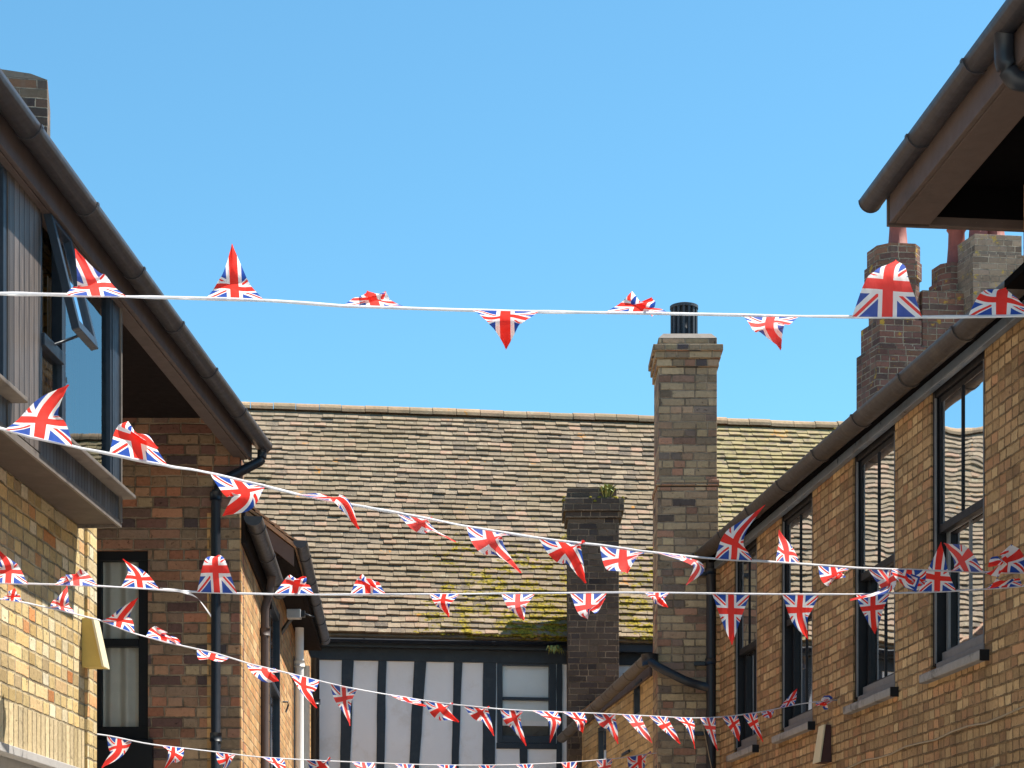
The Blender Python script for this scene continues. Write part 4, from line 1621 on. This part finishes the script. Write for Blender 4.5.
# ================================================================ BUNTING
def catmull(P, t):
    n = len(P) - 1
    i = min(int(t), n - 1)
    f = t - i
    g = lambda k: P[max(0, min(n, k))]
    a, b, c, d = g(i - 1), g(i), g(i + 1), g(i + 2)
    return .5 * ((2 * b) + (c - a) * f + (2 * a - 5 * b + 4 * c - d) * f * f + (3 * b - a - 3 * c + d) * f ** 3)


def bunting(label, A, B, vpts, flags, Bw, Lf, tape_w, seed, extra=None):
    """A, B plan ends; vpts image rows along the line; flags (u0, u1, mid or None, apex)"""
    rnd = random.Random(seed)
    A, B = V((*A, 0)), V((*B, 0))

    def ypos(u):
        k = (u - 512) / F
        d = B - A
        t = (k * A.y - A.x) / (d.x - k * d.y)
        return A.y + d.y * t
    us = [p[0] for p in vpts]

    def vat(u):
        for i in range(len(us) - 1):
            if us[i] <= u <= us[i + 1] or i == len(us) - 2:
                t = i + (u - us[i]) / (us[i + 1] - us[i])
                return catmull([p[1] for p in vpts], max(0, min(len(us) - 1.0001, t)))
    on = lambda u: at(u, vat(u), ypos(u))
    mid0 = on((us[0] + us[-1]) / 2)
    root = thing('bunting_line', label, 'bunting', mid0, 'union flag bunting strung across the yard')
    # tape
    mb = MB()
    n = 220
    prev = None
    tw = 0
    for i in range(n + 1):
        u = us[0] + (us[-1] - us[0]) * i / n
        p = on(u)
        a = 1.3 + .5 * mnoise.noise(V((u * .012, seed, 0))) * 2
        w = tape_w * (.78 + .22 * mnoise.noise(V((u * .03, seed, 4))))
        up = V((0, math.cos(a), math.sin(a)))
        mb.v += [p - up * w / 2, p + up * w / 2]
        if i:
            b = 2 * i
            mb.f.append([b - 2, b, b + 1, b - 1])
            mb.uv.append([(0, 0)] * 4)
            mb.sm.append(True)
    tape = obj('tape', mb, TAPE, root)
    sm = tape.modifiers.new('thick', 'SOLIDIFY')
    sm.thickness = .0012
    for fi, (u0, u1, mid, apex) in enumerate(flags):
        p0, p1 = on(u0), on(u1)
        bm = (p0 + p1) / 2
        sg = rnd.choice((-1, 1))
        if mid is None:
            mid = ((u0 + u1) / 2 * .5 + apex[0] * .5 + rnd.uniform(-1.5, 1.5), (vat((u0 + u1) / 2)) * .5 + apex[1] * .5)
        Yb = bm.y

        def place(prev, uv, length, sgn):
            p = at(uv[0], uv[1], prev.y)
            lat = (p - prev).length
            dep = math.sqrt(max(0, length * length - lat * lat))
            return at(uv[0], uv[1], prev.y + sgn * dep)
        m3 = place(bm, mid, Lf * .5, sg)
        a3 = place(m3, apex, Lf * .5, sg if rnd.random() < .55 else -sg)
        # spline through base, mid and apex
        ctrl = [bm + (bm - m3), bm, m3, a3, a3 + (a3 - m3)]

        def cen(t):
            s = t * 2
            i = 1 if s < 1 else 2
            f = s - (i - 1)
            a, b, c, d = ctrl[i - 1], ctrl[i], ctrl[i + 1], ctrl[min(i + 2, 4)]
            return .5 * ((2 * b) + (c - a) * f + (2 * a - 5 * b + 4 * c - d) * f * f + (3 * b - a - 3 * c + d) * f ** 3)
        base = p1 - p0
        if base.length > 0:
            base = base.normalized() * max(base.length, Bw * .62)
        NR, NC = 18, 12
        grid = []
        ph, ph2 = rnd.uniform(0, 6.28), rnd.uniform(0, 6.28)
        amp = rnd.uniform(.003, .008) * Bw / .2
        tip_tw = rnd.uniform(-.5, .5)
        up0 = V((0, 0, 1))
        for r in range(NR + 1):
            t = r / NR
            c = cen(t)
            tan = (cen(min(1, t + .02)) - cen(max(0, t - .02)))
            tan = tan.normalized() if tan.length > 1e-6 else up0
            wdir = base - tan * base.dot(tan)             # keep the cloth square to its fall
            wdir = (base * (1 - min(1, t * 2.2)) + wdir * min(1, t * 2.2))
            wdir = wdir.normalized() * base.length
            nrm = tan.cross(wdir).normalized()
            ang = tip_tw * t * t
            wv = wdir * math.cos(ang) + nrm * base.length * math.sin(ang)
            row = []
            for k in range(NC + 1):
                x = k / NC - .5
                hw = (1 - t) if t < .985 else .015
                rip = amp * t * 1.6 * math.sin(x * 7 + ph + t * 3.0) + amp * .4 * math.sin(x * 11 * (1 - t) + ph2) * min(1, t * 4)
                row.append(c + wv * (x * hw) + nrm * rip * (.4 + hw))
            grid.append(row)
        mb = MB()
        for r in range(NR):
            for k in range(NC):
                uvf = lambda rr, kk: ((kk / NC - .5) * (1 - rr / NR), rr / NR * 1.3)
                mb.face([grid[r][k], grid[r][k + 1], grid[r + 1][k + 1], grid[r + 1][k]], [uvf(r, k), uvf(r, k + 1), uvf(r + 1, k + 1), uvf(r + 1, k)], True)
        # weld so that shading is smooth
        seen, remap, nv = {}, [], []
        for p in mb.v:
            key = (round(p.x, 5), round(p.y, 5), round(p.z, 5))
            if key not in seen:
                seen[key] = len(nv)
                nv.append(p)
            remap.append(seen[key])
        ff, fu, fs = [], [], []
        for f, uu in zip(mb.f, mb.uv):
            g2 = [remap[i] for i in f]
            if len(set(g2)) == 4:
                ff.append(g2)
                fu.append(uu)
                fs.append(True)
        mb.v, mb.f, mb.uv, mb.sm = nv, ff, fu, fs
        obj('pennant', mb, FLAG, root)
    if extra:
        extra(root, on, ypos)
    return root


bunting('uppermost bunting line crossing the open sky with big pennants', (-2.75, 5.7), (2.86, 7.0),
        [(-458, 284), (-330, 287), (-60, 292), (0, 293.5), (130, 296.5), (270, 300.5), (345, 306), (505, 311), (640, 313), (772, 315.5), (890, 317), (1024, 315.5), (1300, 310), (1535, 303)],
        [(66, 126, (91, 280), (75, 249)), (206, 264, (234, 280), (232, 244)), (343, 408, (372, 297), (367, 291)), (473, 538, (505, 322), (506, 349)),
         (605, 668, (642, 304), (652, 298)), (742, 800, (770, 328), (781, 349)), (852, 922, (889, 272), (896, 260)), (968, 1034, (1002, 294), (1006, 289))],
        .2, .255, .0145, 1)

bunting('sagging bunting line running from the oriel down past the tiled roof to the sash windows', (-2.72, 6.1), (3.02, 11.3),
        [(-380, 360), (-40, 420), (0, 428), (30, 437), (80, 448), (165, 465), (200, 471), (262, 485), (300, 495), (366, 507), (403, 514), (460, 525), (540, 538), (600, 545), (640, 551), (715, 558.5), (760, 561), (804, 564), (861, 568), (918, 570), (981, 572), (1046, 573)],
        [(5, 72, (45, 412), (69, 385)), (109, 168, (136, 433), (158, 448)), (210, 263, (245, 497), (223, 516)), (297, 332, (342, 501), (359, 529)),
         (395, 426, (428, 527), (456, 542)), (466, 510, (495, 546), (521, 573)), (538, 582, (572, 555), (586, 583)), (600, 646, (623, 564), (628, 573)),
         (658, 682, (698, 565), (686, 585)), (715, 752, (738, 535), (765, 505)), (776, 799, (786, 547), (779, 530)), (818, 847, (836, 578), (842, 574)),
         (868, 891, (888, 588), (850, 600)), (892, 926, (910, 582), (925, 580)), (950, 983, (958, 556), (944, 543)), (984, 1024, (1003, 560), (988, 566))],
        .19, .25, .015, 2)


def streamer(root, on, ypos):
    mb = MB()
    pts = [(160, 588), (172, 589.5), (184, 592), (196, 597), (204, 606), (211, 616)]
    prev = None
    for i in range(41):
        t = i / 40 * 5
        u = catmull([p[0] for p in pts], min(t, 4.999))
        v = catmull([p[1] for p in pts], min(t, 4.999))
        p = at(u, v, ypos(u) - .02)
        a = i * .12
        e = (p - V((0, math.cos(a), math.sin(a))) * .007, p + V((0, math.cos(a), math.sin(a))) * .007)
        if prev:
            mb.face([prev[0], e[0], e[1], prev[1]], smooth=True)
        prev = e
    obj('loose_tape_end', mb, TAPE, root)


bunting('level bunting line with a loose white tape end crossing in front of the tiled roof', (-2.48, 9.7), (3.03, 11.2),
        [(-50, 580), (0, 583), (100, 586), (200, 592), (300, 594.5), (430, 594), (560, 593), (640, 592.5), (760, 594), (860, 594), (940, 591.5), (1000, 588), (1060, 583)],
        [(-12, 28, (8, 566), (-1, 550)), (55, 98, (75, 575), (66, 580)), (121, 160, (137, 573), (123, 559)), (197, 237, (215, 560), (219, 556)),
         (274, 314, (298, 580), (306, 577)), (350, 386, (368, 580), (376, 588)), (430, 459, (443, 604), (449, 617)), (501, 535, (518, 608), (524, 620)),
         (570, 607, (590, 611), (605, 598)), (645, 669, (658, 599), (668, 607)), (712, 750, (731, 620), (732, 645)), (782, 819, (800, 618), (808, 639)),
         (856, 890, (873, 615), (875, 634)), (918, 956, (938, 570), (941, 542)), (986, 1022, (1006, 580), (990, 588))],
        .195, .26, .0135, 3, streamer)

bunting('bunting line of many small pennants dipping from the left brick wall past the timber house', (-2.5, 9.4), (2.47, 15.3),
        [(-20, 597), (0, 599), (40, 606), (100, 620), (130, 632), (165, 642), (215, 653), (250, 664), (305, 677), (345, 687), (405, 697), (440, 703), (500, 709), (560, 712), (600, 713.5), (650, 716), (700, 718), (735, 715.5), (765, 711), (800, 704), (839, 700)],
        [(4, 20, None, (15, 588)), (50, 76, (62, 602), (67, 586)), (102, 134, (122, 616), (138, 598)), (146, 182, (165, 635), (180, 642)), (197, 230, (211, 660), (206, 656)),
         (247, 282, (266, 673), (279, 681)), (289, 319, (305, 690), (317, 708)), (330, 357, (345, 705), (350, 726)), (388, 420, (410, 702), (426, 706)),
         (424, 452, (445, 712), (459, 722)), (463, 487, (484, 716), (494, 736)), (500, 524, (516, 723), (526, 746)), (533, 557, (554, 722), (550, 743)),
         (563, 584, (581, 723), (583, 733)), (593, 615, (611, 724), (618, 744)), (622, 641, None, (652, 743)), (649, 667, None, (680, 744)), (674, 692, (690, 728), (695, 749)),
         (700, 715, (712, 733), (718, 751)), (722, 737, None, (739, 741)), (743, 757, None, (763, 742)), (761, 773, None, (771, 718)), (779, 794, None, (797, 689)), (816, 838, (828, 702), (820, 704))],
        .175, .23, .011, 4)

bunting('bottom bunting line low across the picture foot, starting beside the annex window', (-2.36, 11.5), (1.38, 19.2),
        [(96, 734), (150, 744), (200, 750), (260, 757), (330, 761), (420, 764.5), (500, 765), (565, 762.5), (620, 758), (657, 753)],
        [(107, 132, (118, 752), (102, 768)), (163, 184, (172, 757), (162, 774)), (216, 236, (227, 762), (219, 778)), (262, 283, None, (284, 775)), (306, 330, None, (332, 776)),
         (352, 374, None, (372, 784)), (395, 414, None, (408, 790)), (437, 456, None, (450, 790)), (478, 496, None, (494, 790)), (516, 533, None, (530, 790)), (560, 577, None, (568, 785)),
         (596, 613, None, (606, 784)), (627, 652, (640, 765), (642, 782))],
        .175, .23, .011, 5)

# ================================================================ LIGHT, SKY, CAMERA
sun_dir = V((.247, .084, .52)).normalized()
el = math.asin(sun_dir.z)
az = math.atan2(sun_dir.x, sun_dir.y)
sd = bpy.data.lights.new('sun', 'SUN')
sd.energy = 5.0
sd.angle = math.radians(.5)
sd.color = (1.0, .94, .84)
so = bpy.data.objects.new('sun', sd)
COL.objects.link(so)
so.rotation_euler = sun_dir.to_track_quat('Z', 'Y').to_euler()
W = bpy.data.worlds.new('World')
S.world = W
W.use_nodes = True
nt = W.node_tree
bg = nt.nodes['Background']
sky = nt.nodes.new('ShaderNodeTexSky')
sky.sky_type = 'NISHITA'
sky.sun_disc = False
sky.sun_elevation = el
sky.sun_rotation = az
sky.altitude = 0
sky.air_density = 1.0
sky.dust_density = .3
sky.ozone_density = 1.5
tint = nt.nodes.new('ShaderNodeMix')
tint.data_type = 'RGBA'
tint.blend_type = 'MULTIPLY'
tint.inputs[0].default_value = 1
tint.inputs[7].default_value = (.55, .94, .96, 1)
nt.links.new(sky.outputs[0], tint.inputs[6])
nt.links.new(tint.outputs[2], bg.inputs[0])
bg.inputs[1].default_value = .098

cam = bpy.data.cameras.new('camera')
cam.sensor_width = 36
cam.lens = F / 1024 * 36
cam.shift_y = (HZ - 384) / 1024
cam.clip_end = 3000
co = bpy.data.objects.new('camera', cam)
COL.objects.link(co)
co.location = (0, 0, EYE)
co.rotation_euler = (math.radians(90), 0, 0)
S.camera = co
S.view_settings.view_transform = 'Standard'
S.view_settings.look = 'None'
S.view_settings.gamma = 1
S.view_settings.exposure = 1.12
S.render.film_transparent = False
